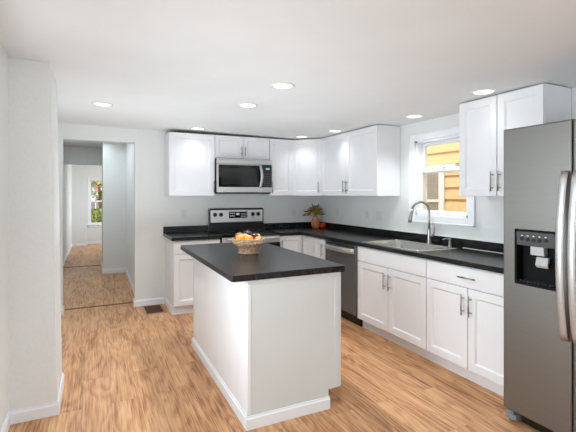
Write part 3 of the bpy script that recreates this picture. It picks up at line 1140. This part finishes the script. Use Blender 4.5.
# ------------------------------------------------------------------ microwave
def make_microwave():
    W = 0.758
    t = thing('microwave', 'stainless over-the-range microwave mounted above the stove', 'microwave', (-1.731, 0, 0))
    zb, zt = 1.428, 1.880
    MB().box(0.002, W - 0.002, -0.385, -0.006, zb + 0.004, zt, 0.002).build('microwave_body', M['black'], t)
    b = MB()
    b.box(0.0, W, -0.400, -0.386, zt - 0.070, zt - 0.002, 0.003)
    b.build('vent_grille', M['steel_bright'], t)
    b = MB()
    for k in range(30):
        b.box(0.03 + k * 0.0235, 0.045 + k * 0.0235, -0.4012, -0.3995, zt - 0.020, zt - 0.016)
    b.build('vent_slots', M['grey_plastic'], t)
    # door: stainless frame around a dark window
    dx1 = 0.615
    b = MB()
    z0, z1 = zb + 0.012, zt - 0.073
    b.box(0.0, 0.022, -0.415, -0.386, z0, z1, 0.003)
    b.box(0.022, dx1, -0.415, -0.386, z0, z0 + 0.070, 0.003)
    b.box(0.022, dx1, -0.415, -0.386, z1 - 0.012, z1, 0.003)
    d = b.build('door', M['steel_bright'], t, 'stainless door frame')
    MB().box(0.021, dx1 - 0.001, -0.412, -0.388, z0 + 0.069, z1 - 0.015, 0.001).build('door_glass', M['black_glass'], d)
    MB().box(0.055, 0.535, -0.4135, -0.4118, z0 + 0.10, z1 - 0.05, 0.001).build('window_screen', M['oven_glass'], d)
    b = MB()
    hx = 0.588
    pts = []
    for k in range(13):
        u = k / 12
        pts.append((hx + 0.008 * math.sin(PI * u), -0.418 - 0.040 * math.sin(PI * u), z0 + 0.065 + u * (z1 - z0 - 0.075)))
    b.tube(pts, 0.019, 12, (1, 0.5), (1, 0, 0))
    b.build('handle', M['steel_bright'], d)
    b = MB()
    b.box(dx1 + 0.002, W, -0.413, -0.386, z0 + 0.070, z1, 0.003)
    cp = b.build('control_panel', M['oven_glass'], t)
    MB().box(dx1 + 0.002, W, -0.415, -0.386, z0, z0 + 0.068, 0.003).build('trim_strip', M['steel_bright'], t)
    MB().box(dx1 + 0.055, W - 0.035, -0.4142, -0.4128, z1 - 0.062, z1 - 0.040).build('clock_display', M['display'], cp)
    b = MB()
    for i in range(3):
        for j in range(6):
            b.box(dx1 + 0.028 + i * 0.036, dx1 + 0.052 + i * 0.036, -0.4138, -0.4128, z0 + 0.088 + j * 0.030, z0 + 0.098 + j * 0.030)
    b.build('keypad', M['grey_plastic'], cp)
    MB().box(0.02, W - 0.02, -0.395, -0.05, zb - 0.006, zb + 0.0035, 0.002).build('underside_vent', M['black'], t)


make_microwave()


# ------------------------------------------------------------------ dishwasher (local x along -world y)
def make_dishwasher():
    W = 0.662
    t = thing('dishwasher', 'dark stainless dishwasher between the narrow cabinet and the sink cabinet', 'dishwasher', (0, -1.213, 0), R90)
    MB().box(0.003, W - 0.003, -0.575, -0.02, 0.02, 0.866).build('tub', M['black'], t)
    MB().box(0.003, W - 0.003, -0.560, -0.03, 0.0, 0.105).build('toe_kick', M['black'], t)
    b = MB().box(0.010, W - 0.024, -0.622, -0.577, 0.115, 0.862, 0.006, 2)
    d = b.build('door', M['steel_dark'], t)
    b = MB()
    pts = []
    for k in range(15):
        u = k / 14
        s = math.sin(PI * u)
        pts.append((0.030 + u * (W - 0.075), -0.632 - 0.040 * s ** 0.6 if 0 < u < 1 else -0.628, 0.800))
    b.tube(pts, 0.027, 12, (1, 0.42), (0, 0, 1))
    b.build('handle', M['steel_bright'], d)
    MB().box(0.04, W - 0.05, -0.6226, -0.6215, 0.835, 0.852).build('control_strip', M['black'], d)
    MB().box(W - 0.022, W - 0.004, -0.606, -0.577, 0.10, 0.866).build('side_strip', M['steel_bright'], t)


make_dishwasher()


# ------------------------------------------------------------------ refrigerator
def make_fridge():
    t = thing('refrigerator', 'tall stainless side-by-side refrigerator at the right edge', 'refrigerator', (0, -3.714, 0), R90)
    W = 0.91
    FY = -0.820
    MB().box(0.008, W - 0.008, -0.755, -0.04, 0.03, 1.79, 0.004).build('cabinet_body', M['grey_plastic'], t)
    fx1 = 0.406
    # freezer door as a frame around the dispenser opening (x 0.085..0.325, z 0.875..1.200)
    dx0, dx1, dz0, dz1 = 0.085, 0.331, 0.876, 1.200
    z0, z1 = 0.085, 1.816
    bm = bmesh.new()
    X = [0.003, dx0, dx1, fx1]
    Z = [z0, dz0, dz1, z1]
    vs_ = {}

    def V(i, j, s):
        if (i, j, s) not in vs_:
            vs_[(i, j, s)] = bm.verts.new((X[i], FY if s else -0.758, Z[j]))
        return vs_[(i, j, s)]
    for i in range(3):
        for j in range(3):
            if i == 1 and j == 1:
                continue
            bm.faces.new((V(i, j, 1), V(i + 1, j, 1), V(i + 1, j + 1, 1), V(i, j + 1, 1)))
            bm.faces.new((V(i, j, 0), V(i, j + 1, 0), V(i + 1, j + 1, 0), V(i + 1, j, 0)))
    ring = [((0, 0), (0, 3)), ((0, 3), (3, 3)), ((3, 3), (3, 0)), ((3, 0), (0, 0))]
    for j in range(3):
        bm.faces.new((V(0, j, 1), V(0, j + 1, 1), V(0, j + 1, 0), V(0, j, 0)))
        bm.faces.new((V(3, j, 0), V(3, j + 1, 0), V(3, j + 1, 1), V(3, j, 1)))
        bm.faces.new((V(j, 3, 1), V(j + 1, 3, 1), V(j + 1, 3, 0), V(j, 3, 0)))
        bm.faces.new((V(j, 0, 0), V(j + 1, 0, 0), V(j + 1, 0, 1), V(j, 0, 1)))
    bm.faces.new((V(1, 1, 1), V(1, 2, 1), V(1, 2, 0), V(1, 1, 0)))
    bm.faces.new((V(2, 1, 0), V(2, 2, 0), V(2, 2, 1), V(2, 1, 1)))
    bm.faces.new((V(1, 1, 0), V(2, 1, 0), V(2, 1, 1), V(1, 1, 1)))
    bm.faces.new((V(1, 2, 1), V(2, 2, 1), V(2, 2, 0), V(1, 2, 0)))
    bmesh.ops.recalc_face_normals(bm, faces=bm.faces)
    bmesh.ops.dissolve_limit(bm, angle_limit=0.01, verts=bm.verts, edges=bm.edges)
    es = [e for e in bm.edges if all(abs(v.co.y - FY) < 1e-5 for v in e.verts) and all(v.co.x < 0.01 or v.co.x > fx1 - 0.01 or v.co.z > z1 - 0.01 or v.co.z < z0 + 0.01 for v in e.verts) and e.calc_face_angle(0) > 0.5]
    bmesh.ops.bevel(bm, geom=es, offset=0.010, segments=3, affect='EDGES', profile=0.5)
    x = MB(); x.bm.free(); x.bm = bm
    door = x.build('freezer_door', M['steel'], t)
    # dispenser: rounded black surround, cavity, panel, paddles
    b = MB()
    b.box(dx0 - 0.004, dx0 + 0.010, FY - 0.004, FY + 0.05, dz0 - 0.004, dz1 + 0.004, 0.003)
    b.box(dx1 - 0.010, dx1 + 0.004, FY - 0.004, FY + 0.05, dz0 - 0.004, dz1 + 0.004, 0.003)
    b.box(dx0, dx1, FY - 0.004, FY + 0.05, dz0 - 0.004, dz0 + 0.014, 0.003)
    b.box(dx0, dx1, FY - 0.004, FY + 0.05, dz1 - 0.008, dz1 + 0.004, 0.003)
    b.box(dx0, dx1, -0.7625, -0.7585, dz0, dz1)
    b.box(dx0, dx0 + 0.004, FY + 0.003, -0.7626, dz0, dz1)
    b.box(dx1 - 0.004, dx1, FY + 0.003, -0.7626, dz0, dz1)
    for sx, xe in ((1, dx0 + 0.009), (-1, dx1 - 0.009)):
        for sz, ze in ((1, dz0 + 0.013), (-1, dz1 - 0.007)):
            rr = 0.018
            pts = [(xe, ze)] + [(xe + sx * (rr - rr * math.sin(a_)), ze + sz * (rr - rr * math.cos(a_))) for a_ in [PI / 2 * q / 5 for q in range(6)]]
            b.poly(pts, FY - 0.003, FY + 0.04, 'y')
    disp = b.build('dispenser', M['black_matte'], door)
    b = MB()
    b.poly([(FY + 0.001, 1.108), (FY - 0.003, 1.190), (-0.76, 1.190), (-0.76, 1.108)], dx0 + 0.010, dx1 - 0.010, 'x')
    b.build('dispenser_panel', M['grey_plastic'], door)
    b = MB()
    for k in range(5):
        xk = dx0 + 0.045 + k * 0.035
        zk = 1.148 - 0.006 * math.sin(PI * k / 4)
        b.cyl((xk, FY + 0.004, zk), (xk, FY - 0.006, zk), 0.011, n=14)
    b.build('dispenser_buttons', M['black'], door)
    b = MB()
    for k in range(5):
        xk = dx0 + 0.045 + k * 0.035
        b.box(xk - 0.005, xk + 0.005, FY - 0.0035, FY - 0.001, 1.163, 1.170)
    b.build('legend', M['print'], door)
    b = MB()
    b.box(dx0 + 0.085, dx0 + 0.165, FY + 0.012, -0.768, 1.055, 1.107, 0.003)
    b.build('ice_chute', M['lightgrey'], door)
    b = MB()
    b.poly([(FY + 0.030, 0.985), (FY + 0.018, 1.000), (FY + 0.030, 1.045), (FY + 0.045, 1.045)], dx0 + 0.112, dx0 + 0.182, 'x')
    b.build('paddle', M['lightgrey'], door)
    b = MB()
    for k in range(9):
        b.box(dx0 + 0.02 + k * 0.022, dx0 + 0.03 + k * 0.022, FY + 0.01, -0.75, dz0 + 0.014, dz0 + 0.020)
    b.build('drip_tray', M['grey_plastic'], door)
    # right door
    b = MB().box(fx1 + 0.006, W - 0.003, FY, -0.758, z0, z1, 0.010, 3)
    d2 = b.build('refrigerator_door', M['steel'], t)

    def bow(xc):
        pts = []
        n = 24
        for k in range(n + 1):
            u = k / n
            s = math.sin(PI * u)
            pts.append((xc - 0.002 * s, FY - 0.016 - 0.046 * s ** 0.75 if 0 < u < 1 else FY - 0.012, 0.622 + u * 0.915))
        return MB().tube(pts, 0.021, 16, (0.95, 0.36), (1, 0, 0))
    bow(fx1 - 0.026).build('handle', M['steel_bright'], door)
    bow(fx1 + 0.036).build('handle', M['steel_bright'], d2)
    # hinge covers on top, grille and front feet
    for x_ in (0.05, W - 0.05):
        MB().box(x_ - 0.035, x_ + 0.035, -0.757, -0.62, 1.79, 1.812, 0.004).build('hinge_cover', M['grey_plastic'], t)
    b = MB()
    b.box(0.09, W - 0.09, -0.760, -0.70, 0.012, 0.072, 0.003)
    for k in range(3):
        b.box(0.09, W - 0.09, -0.764, -0.760, 0.020 + k * 0.017, 0.028 + k * 0.017)
    b.build('base_grille', M['black'], t)
    for x_ in (0.0, W - 0.08):
        b = MB()
        b.box(x_ + 0.005, x_ + 0.075, -0.800, -0.60, 0.020, 0.050, 0.003)
        b.box(x_ + 0.010, x_ + 0.060, -0.800, -0.62, 0.052, 0.072, 0.003)
        b.cyl((x_ + 0.020, -0.775, 0.058), (x_ + 0.020, -0.775, 0.083), 0.010, n=12)
        b.cyl((x_ + 0.03, -0.77, 0.0), (x_ + 0.03, -0.77, 0.022), 0.018, n=12)
        b.build('foot', M['foot'], t)


make_fridge()


# ------------------------------------------------------------------ sink, faucet, soap dispenser
def rrect(x0, x1, y0, y1, r, n=5):
    pts = []
    for cx_, cy_, a0 in ((x1 - r, y1 - r, 0), (x0 + r, y1 - r, PI / 2), (x0 + r, y0 + r, PI), (x1 - r, y0 + r, 1.5 * PI)):
        for k in range(n + 1):
            a = a0 + k * PI / 2 / n
            pts.append((cx_ + r * math.cos(a), cy_ + r * math.sin(a)))
    return pts


def make_sink():
    t = thing('sink', 'stainless steel single-bowl drop-in sink set in the worktop below the window', 'sink', (-0.32, -2.32, CT))
    levels = [
        (rrect(-0.272, 0.272, -0.418, 0.418, 0.035), 0.0004),
        (rrect(-0.270, 0.270, -0.416, 0.416, 0.035), 0.0045),
        (rrect(-0.225, 0.180, -0.368, 0.368, 0.060), 0.0055),
        (rrect(-0.220, 0.175, -0.363, 0.363, 0.058), 0.0000),
        (rrect(-0.205, 0.160, -0.345, 0.345, 0.060), -0.165),
        (rrect(-0.180, 0.135, -0.320, 0.320, 0.055), -0.188),
        (rrect(-0.050, 0.010, -0.040, 0.040, 0.025), -0.195),
    ]
    bm = bmesh.new()
    rings = [[bm.verts.new((p[0], p[1], z)) for p in pts] for pts, z in levels]
    n = len(rings[0])
    for i in range(len(rings) - 1):
        for k in range(n):
            f = bm.faces.new((rings[i][k], rings[i][(k + 1) % n], rings[i + 1][(k + 1) % n], rings[i + 1][k]))
            f.smooth = True
    bm.faces.new(rings[-1])
    bmesh.ops.recalc_face_normals(bm, faces=bm.faces)
    for f in bm.faces:
        f.normal_flip() if f.normal.z < 0 and abs(f.normal.z) > 0.7 else None
    x = MB(); x.bm.free(); x.bm = bm
    x.build('basin', M['sink'], t)
    b = MB()
    b.lathe([(0.045, -0.1935), (0.043, -0.190), (0.030, -0.1925), (0.0, -0.1925)], 24, (-0.02, 0))
    b.build('drain', M['chrome'], t)


make_sink()


def make_faucet():
    t = thing('faucet', 'tall nickel gooseneck pull-down faucet standing behind the sink', 'faucet', (-0.105, -2.378, CT + 0.0055))
    b = MB()
    b.lathe([(0.0, 0.0), (0.028, 0.0), (0.028, 0.006), (0.022, 0.012), (0.019, 0.05), (0.0185, 0.14), (0.0165, 0.15), (0.0, 0.15)], 24)
    b.build('faucet_body', M['nickel'], t)
    b = MB()
    # spout rises, arches over towards the bowl (towards -x, slightly towards the back wall)
    dx, dy = -0.965, 0.26
    pts = [(0, 0, 0.145), (0, 0, 0.22), (0, 0, 0.30)]
    R = 0.092
    for k in range(1, 13):
        a = PI * k / 12 * 0.93
        h = R - R * math.cos(a)
        pts.append((dx * h, dy * h, 0.325 + R * math.sin(a)))
    b.tube(pts, 0.0125, 14)
    b.build('spout', M['nickel'], t)
    a = PI * 0.93
    e = Vector(pts[-1])
    dirv = Vector((dx * math.sin(a), dy * math.sin(a), math.cos(a))).normalized()
    b = MB()
    b.tube([e, e + dirv * 0.04, e + dirv * 0.10, e + dirv * 0.135], [0.0145, 0.0165, 0.0185, 0.017], 16)
    b.build('spray_head', M['nickel'], t)
    b = MB()
    b.cyl((0, 0, 0.085), (0.012, -0.040, 0.088), 0.0135, 0.013, n=16)
    b.tube([(0.012, -0.036, 0.088), (0.016, -0.050, 0.110), (0.010, -0.062, 0.175)], [0.0085, 0.008, 0.0055], 10)
    b.build('lever_handle', M['nickel'], t)


make_faucet()

t = thing('soap_dispenser', 'small nickel soap pump beside the faucet', 'soap dispenser', (-0.105, -2.640, CT + 0.0055))
b = MB()
b.lathe([(0.0, 0.0), (0.019, 0.0), (0.019, 0.005), (0.013, 0.012), (0.012, 0.045), (0.009, 0.05), (0.009, 0.065), (0.013, 0.067), (0.013, 0.080), (0.0, 0.082)], 20)
b.build('pump', M['nickel'], t)
MB().tube([(0, 0, 0.073), (-0.035, 0.020, 0.076), (-0.062, 0.035, 0.066)], [0.007, 0.0065, 0.005], 10).build('nozzle', M['nickel'], t)

# ------------------------------------------------------------------ fruit basket on the island
BX, BY, BZ0 = -2.004, -2.330, 0.936
wick = noise_tint(mat('wicker', (138, 104, 74), 0.75), (196, 166, 134), (60, 60, 120), 0.9, 0.2, 3, 0.42, 0.6)
t = thing('fruit_basket', 'woven wicker pedestal bowl holding fruit on the island worktop', 'basket', (BX, BY, BZ0))


def weave(prof_fn, n_rows, amp, seg, z0, z1):
    prof = []
    for i in range(n_rows * 4 + 1):
        u = i / (n_rows * 4)
        prof.append((prof_fn(u), z0 + (z1 - z0) * u))
    def mod(i, a):
        row = i // 4
        ph = math.sin(PI * (i % 4) / 4)
        return amp * (0.35 + 0.65 * (0.5 + 0.5 * math.cos(seg * a + PI * row))) * ph
    return prof, mod


b = MB()
pr_, md = weave(lambda u: 0.077 - 0.009 * math.sin(PI * u) + 0.003 * (1 - u), 4, 0.009, 20, 0.002, 0.050)
b.lathe(pr_, 132, mod=md)
b.lathe([(0.066, 0.050), (0.063, 0.002)], 66)
b.build('foot_ring', wick, t)
b = MB()
pr_, md = weave(lambda u: 0.070 + 0.056 * (math.sin(PI / 2 * u) ** 0.75), 5, 0.010, 26, 0.050, 0.116)
b.lathe(pr_, 180, mod=md)
b.lathe([(0.123, 0.116), (0.110, 0.085), (0.080, 0.062), (0.050, 0.055), (0.0, 0.054)], 60)
b.build('bowl', wick, t)
b = MB()
n = 180
pts = []
bm = b.bm
rings = []
for k in range(n):
    a = 2 * PI * k / n
    rr, zz = 0.127, 0.117
    ring = []
    for j in range(8):
        q = 2 * PI * j / 8
        rad = 0.0065 + 0.0015 * math.cos(3 * q + 40 * a)
        ring.append(bm.verts.new(((rr + rad * math.cos(q)) * math.cos(a), (rr + rad * math.cos(q)) * math.sin(a), zz + rad * math.sin(q))))
    rings.append(ring)
for k in range(n):
    for j in range(8):
        f = bm.faces.new((rings[k][j], rings[(k + 1) % n][j], rings[(k + 1) % n][(j + 1) % 8], rings[k][(j + 1) % 8]))
        f.smooth = True
b.build('rim', wick, t)


def skin(name, c1, c2, rough=0.35, sc=40):
    return noise_tint(mat(name, c1, rough), c2, (sc, sc, sc * 0.5), 0.7, 0.05)


stem_m = noise_tint(mat('fruit_stem', (92, 70, 40), 0.8), (70, 60, 35), (60, 60, 60), 0.5)
S_orange = skin('orange_peel', (244, 140, 30), (250, 165, 50), 0.45, 200)
S_peach = skin('peach_skin', (232, 110, 84), (245, 160, 105), 0.55, 25)
S_plum = skin('plum_skin', (52, 18, 30), (88, 34, 48), 0.22, 20)
S_green = skin('green_apple_skin', (150, 190, 58), (185, 205, 85), 0.3, 25)
S_red = skin('red_apple_skin', (168, 70, 62), (205, 130, 95), 0.3, 25)


def fruit(name, label, cat, p, r, m, sz=0.93, dimple=0.16, stem=True, leaf=False):
    t = thing(name, label, cat, p)
    def fn(v):
        rad = math.hypot(v.x, v.y)
        s = 1 - dimple * math.exp(-(rad / 0.32) ** 2) * 1.0
        return Vector((v.x, v.y, v.z * s))
    MB().ellipsoid((0, 0, 0), (r, r, r * sz), 24, fn).build('flesh', m, t)
    if stem:
        MB().tube([(0, 0, r * sz * (1 - dimple) - 0.003), (0.002, 0, r * sz + 0.002), (0.005, 0.002, r * sz + 0.008)], [0.0022, 0.0018, 0.002], 6).build('stem', stem_m, t)
    return t


z_ = BZ0 + 0.122
fruit('orange', 'bright orange at the left side of the fruit basket', 'orange', (BX - 0.076, BY - 0.018, z_ + 0.000), 0.036, S_orange, 0.96, 0.06, False)
fruit('orange', 'orange at the front of the basket, right of the other orange', 'orange', (BX - 0.026, BY - 0.076, z_ - 0.002), 0.036, S_orange, 0.96, 0.06, False)
fruit('peach', 'pinkish red peach beside the dark plum in the basket', 'peach', (BX - 0.035, BY - 0.006, z_ + 0.006), 0.036, S_peach, 0.95, 0.14)
fruit('plum', 'large dark purple plum on top of the fruit', 'plum', (BX + 0.012, BY + 0.055, z_ + 0.022), 0.038, S_plum, 1.0, 0.1)
fruit('plum', 'dark purple plum in the middle front of the basket', 'plum', (BX + 0.040, BY - 0.028, z_ + 0.008), 0.036, S_plum, 0.98, 0.1)
fruit('apple', 'red blushed apple at the back of the fruit basket', 'apple', (BX - 0.050, BY + 0.075, z_ + 0.010), 0.036, S_red, 0.92, 0.2)
fruit('apple', 'lime green apple at the right side of the basket', 'apple', (BX + 0.078, BY + 0.020, z_ + 0.004), 0.035, S_green, 0.92, 0.2)
fruit('peach', 'orange-red peach low at the right front of the basket', 'peach', (BX + 0.052, BY - 0.074, z_ - 0.006), 0.028, S_peach, 0.95, 0.14)

# ------------------------------------------------------------------ vase of autumn flowers in the corner
terra = noise_tint(mat('terracotta_glaze', (196, 122, 74), 0.45), (222, 160, 110), (14, 14, 14), 0.8)
VX, VY = -0.165, -0.175
t = thing('vase', 'tan orange ribbed vase in the corner of the worktop', 'vase', (VX, VY, CT))
prof = [(0.0, 0.0), (0.042, 0.0), (0.060, 0.020), (0.074, 0.060), (0.070, 0.105), (0.052, 0.140), (0.040, 0.158), (0.043, 0.172), (0.038, 0.172), (0.034, 0.158), (0.044, 0.138), (0.060, 0.10), (0.060, 0.06), (0.0, 0.012)]
b = MB()
b.lathe([(r * 0.86, z) for r, z in prof], 80, mod=lambda i, a: 0.0028 * math.cos(10 * a) if 1 <= i <= 5 else 0)
b.build('vase_body', terra, t)
pump_m = skin('pumpkin_skin', (196, 52, 34), (220, 84, 44), 0.4, 20)
t = thing('pumpkin', 'small red ornamental pumpkin right of the vase', 'pumpkin', (-0.068, -0.215, CT + 0.043))
b = MB()
b.ellipsoid((0, 0, 0), (0.048, 0.048, 0.043), 48, lambda v: Vector((v.x * (1 + 0.06 * abs(math.cos(4 * math.atan2(v.y, v.x)))), v.y * (1 + 0.06 * abs(math.cos(4 * math.atan2(v.y, v.x)))), v.z * (1 - 0.25 * math.exp(-(math.hypot(v.x, v.y) / 0.3) ** 2)))))
b.build('rind', pump_m, t)
MB().tube([(0, 0, 0.028), (0.003, 0, 0.045), (0.010, 0.004, 0.055)], [0.007, 0.005, 0.006], 8).build('stem', stem_m, t)

leafy = [noise_tint(mat('leaf_olive', (164, 156, 76), 0.6), (190, 146, 70), (40, 40, 40), 0.8),
         noise_tint(mat('leaf_green', (120, 136, 66), 0.6), (156, 154, 80), (40, 40, 40), 0.8),
         noise_tint(mat('leaf_rust', (176, 92, 56), 0.6), (200, 130, 60), (40, 40, 40), 0.8)]
petal = [noise_tint(mat('petal_gold', (222, 190, 92), 0.6), (204, 150, 70), (60, 60, 60), 0.8),
         noise_tint(mat('petal_rust', (190, 96, 70), 0.6), (150, 60, 50), (60, 60, 60), 0.8),
         noise_tint(mat('petal_olive', (190, 182, 88), 0.6), (150, 146, 66), (60, 60, 60), 0.8)]
dark_seed = mat('seed_head', (60, 48, 34), 0.8)


def leaf_quad(bmb, p, d, up, L, w):
    d = d.normalized()
    s = d.cross(up).normalized()
    nrm = s.cross(d)
    a, m1, m2, e = p, p + d * L * 0.35, p + d * L * 0.7, p + d * L
    P = [a, m1 + s * w - nrm * 0.003, m2 + s * w * 0.7 - nrm * 0.004, e - nrm * 0.012, m2 - s * w * 0.7 - nrm * 0.004, m1 - s * w - nrm * 0.003]
    c1, c2 = m1 + nrm * 0.003, m2 + nrm * 0.001
    for q in ([P[0], P[1], c1], [P[0], c1, P[5]], [P[1], P[2], c2, c1], [c1, c2, P[4], P[5]], [P[2], P[3], c2], [c2, P[3], P[4]]):
        bmb.quad(q)


def sprig(k, tip, colour, label, spike=False):
    rnd = random.Random(50 + k)
    t = thing('dried_flower', label, 'flower', (VX, VY, CT + 0.165), 0, 'autumn flowers in the corner vase')
    tip = Vector(tip)
    mid = Vector((tip.x * 0.35, tip.y * 0.35, tip.z * 0.55))
    b = MB()
    base = Vector((0.010 * math.cos(k), 0.010 * math.sin(k), -0.07))
    b.tube([base, Vector((base.x * 1.2, base.y * 1.2, 0.01)), mid, tip], [0.0022, 0.0022, 0.002, 0.0015], 6)
    b.build('stem', leafy[1], t)
    b = MB()
    for j in range(7):
        u = 0.35 + 0.6 * j / 7
        p = mid.lerp(tip, u)
        a = rnd.uniform(0, 2 * PI)
        leaf_quad(b, p, Vector((math.cos(a), math.sin(a), 0.7)), Vector((0, 0.01, 1)), rnd.uniform(0.045, 0.07), 0.013)
    b.build('leaves', leafy[k % 3], t)
    b = MB()
    ax = (tip - mid).normalized()
    if spike:
        b.tube([tip - ax * 0.01, tip + ax * 0.02, tip + ax * 0.05], [0.006, 0.008, 0.001], 8)
        b.build('seed_head', dark_seed, t)
    else:
        for ring, (n_, L, el) in enumerate(((16, 0.056, 0.2), (14, 0.050, 0.7), (12, 0.040, 1.6))):
            for j in range(n_):
                a = 2 * PI * j / n_ + ring * 0.3
                leaf_quad(b, tip, Vector((math.cos(a), math.sin(a), el)), Vector((0, 0.01, 1)), L, 0.009)
        b.ellipsoid((tip.x, tip.y, tip.z + 0.006), (0.010, 0.010, 0.008), 10)
        b.build('bloom', petal[colour], t)


spr = [((-0.150, -0.020, 0.040), 0, False), ((-0.115, -0.045, 0.085), 1, False), ((-0.060, -0.055, 0.065), 0, False),
       ((0.000, -0.060, 0.105), 2, False), ((0.045, -0.050, 0.060), 0, False), ((-0.020, -0.055, 0.040), 2, False),
       ((0.060, -0.020, 0.105), 1, False), ((-0.075, 0.010, 0.120), 2, False), ((0.005, 0.010, 0.130), 0, False),
       ((-0.045, 0.000, 0.160), 0, True), ((0.045, 0.005, 0.160), 0, True), ((-0.175, -0.02, 0.085), 0, True), ((0.085, -0.045, 0.035), 0, True), ((-0.200, -0.03, 0.03), 0, True)]
labs = ['golden dried bloom drooping to the left of the vase', 'rust dried bloom at upper left of the vase bouquet', 'golden dried bloom low in the left middle of the bouquet',
        'olive dried bloom at the centre of the bouquet', 'golden dried bloom at the lower right of the bouquet', 'olive dried bloom just above the vase mouth',
        'rust dried bloom at the upper right of the bouquet', 'olive dried bloom behind the left side of the bouquet', 'golden dried bloom at the top centre of the bouquet',
        'dark pointed seed head, left one of two rising on top', 'dark pointed seed head, right one of two rising on top', 'dark pointed seed head at the upper left of the bouquet',
        'dark pointed seed head jutting out right of the bouquet', 'dark pointed seed head reaching furthest left from the vase']
for k, ((tp, c_, sp), lb) in enumerate(zip(spr, labs)):
    sprig(k, tp, c_, lb, sp)


# ------------------------------------------------------------------ outlets and switches
def outlet(label, loc, rz, gang=1, kind='outlet'):
    t = thing('wall_outlet' if kind == 'outlet' else 'light_switch', label, kind, loc, rz)
    W = 0.070 * gang + (0.02 if gang == 1 else 0)
    W = 0.072 if gang == 1 else 0.118
    MB().box(-W / 2, W / 2, -0.006, -0.0005, -0.058, 0.058, 0.002, 2).build('cover_plate', M['white_plastic'], t)
    for g in range(gang):
        xc = 0 if gang == 1 else (-0.023 + g * 0.046)
        if kind == 'outlet' and g == 0:
            b = MB()
            for zc in (-0.020, 0.020):
                b.box(xc - 0.015, xc + 0.015, -0.0085, -0.006, zc - 0.014, zc + 0.014, 0.001)
            r = b.build('receptacle', M['white_plastic'], t)
            b = MB()
            for zc in (-0.020, 0.020):
                b.box(xc - 0.008, xc - 0.005, -0.0088, -0.0084, zc - 0.004, zc + 0.006)
                b.box(xc + 0.005, xc + 0.008, -0.0088, -0.0084, zc - 0.004, zc + 0.006)
            b.build('slots', M['dark_print'], r)
        else:
            MB().poly([(-0.006, -0.033), (-0.013, 0.033), (-0.006, 0.033)], xc - 0.016, xc + 0.016, 'x').build('rocker', M['white_plastic'], t)


outlet('white wall outlet under the cabinet left of the stove', (-2.062, 0, 1.165), 0)
outlet('white wall outlet on the back wall left of the flowers', (-0.436, 0, 1.152), 0)
outlet('white wall outlet on the right wall nearest the corner', (0, -0.52, 1.162), R90)
outlet('white wall outlet on the right wall below the two-door cabinet', (0, -1.215, 1.153), R90)
outlet('white double rocker switch on the right wall beside the window', (0, -1.46, 1.157), R90, 2, 'switch')
outlet('small white wall switch on the left wall of the hall', (-3.70, 4.03, 1.50), PI / 2, 1, 'switch')

# ------------------------------------------------------------------ floor register
t = thing('floor_register', 'brown metal floor vent in a wooden frame near the hall doorway', 'vent', (-2.475, -0.232, 0))
b = MB()
w2, d2, fr_ = 0.128, 0.205, 0.030
b.box(-w2, w2, -d2, -d2 + fr_, 0, 0.006, 0.002)
b.box(-w2, w2, d2 - fr_, d2, 0, 0.006, 0.002)
b.box(-w2, -w2 + fr_, -d2 + fr_, d2 - fr_, 0, 0.006, 0.002)
b.box(w2 - fr_, w2, -d2 + fr_, d2 - fr_, 0, 0.006, 0.002)
b.build('frame', M['walnut'], t)
b = MB()
b.box(-w2 + fr_, w2 - fr_, -d2 + fr_, d2 - fr_, 0, 0.002)
k = -d2 + fr_ + 0.008
while k < d2 - fr_ - 0.008:
    b.box(-w2 + fr_ + 0.004, w2 - fr_ - 0.004, k, k + 0.005, 0.002, 0.005)
    k += 0.012
b.build('grille', M['vent_dark'], t)


# ------------------------------------------------------------------ recessed ceiling lights
def downlight():
    t = thing('ceiling_light', '', 'ceiling light', (0, 0, 0))
    b = MB()
    b.lathe([(0.092, 0.0), (0.090, -0.005), (0.074, -0.008), (0.070, -0.003)], 40)
    b.build('trim_ring', M['white_plastic'], t)
    b = MB()
    b.lathe([(0.0, -0.0045), (0.050, -0.0045), (0.071, -0.0035), (0.071, -0.001)], 40)
    b.build('lens', M['lamp'], t)
    return t


spots = [(-3.063, -1.327, 'round recessed ceiling light nearest the hall doorway, at the left'),
         (-1.875, -1.962, 'round recessed ceiling light above the island, the farther of two'),
         (-1.866, -2.689, 'round recessed ceiling light above the island, the nearer of two'),
         (-0.266, -2.338, 'round recessed ceiling light above the sink window'),
         (-0.456, -3.286, 'round recessed ceiling light just in front of the cabinet beside the refrigerator'),
         (-1.99, -0.475, 'round recessed ceiling light in front of the cabinet left of the microwave'),
         (-0.600, -0.560, 'round recessed ceiling light in front of the diagonal corner cabinet'),
         (-0.465, -1.196, 'round recessed ceiling light in front of the two-door cabinet by the corner')]
proto = downlight()
tilt = math.atan(SL)
fixtures = [proto] + [copy_tree(proto) for _ in spots[1:]]
for i, (x, y, lb) in enumerate(spots):
    o = fixtures[i]
    o.location = (x, y, cz(x) - 0.0005)
    o.rotation_euler = (0, tilt, 0)
    o['label'] = lb
    o['group'] = 'recessed ceiling lights'
    l = bpy.data.lights.new('downlight', 'SPOT')
    l.energy = RECESSED_POWER * (24, 30, 24, 17, 1.0, 2.5, 2.5, 2.5)[i]
    l.spot_size = 2.2
    l.spot_blend = 1.0
    l.shadow_soft_size = 0.06
    l.color = (0.92, 0.97, 1.02)
    lo = bpy.data.objects.new('downlight', l)
    lo.location = (0, 0, -0.03)
    lo.parent = o
    COL.objects.link(lo)
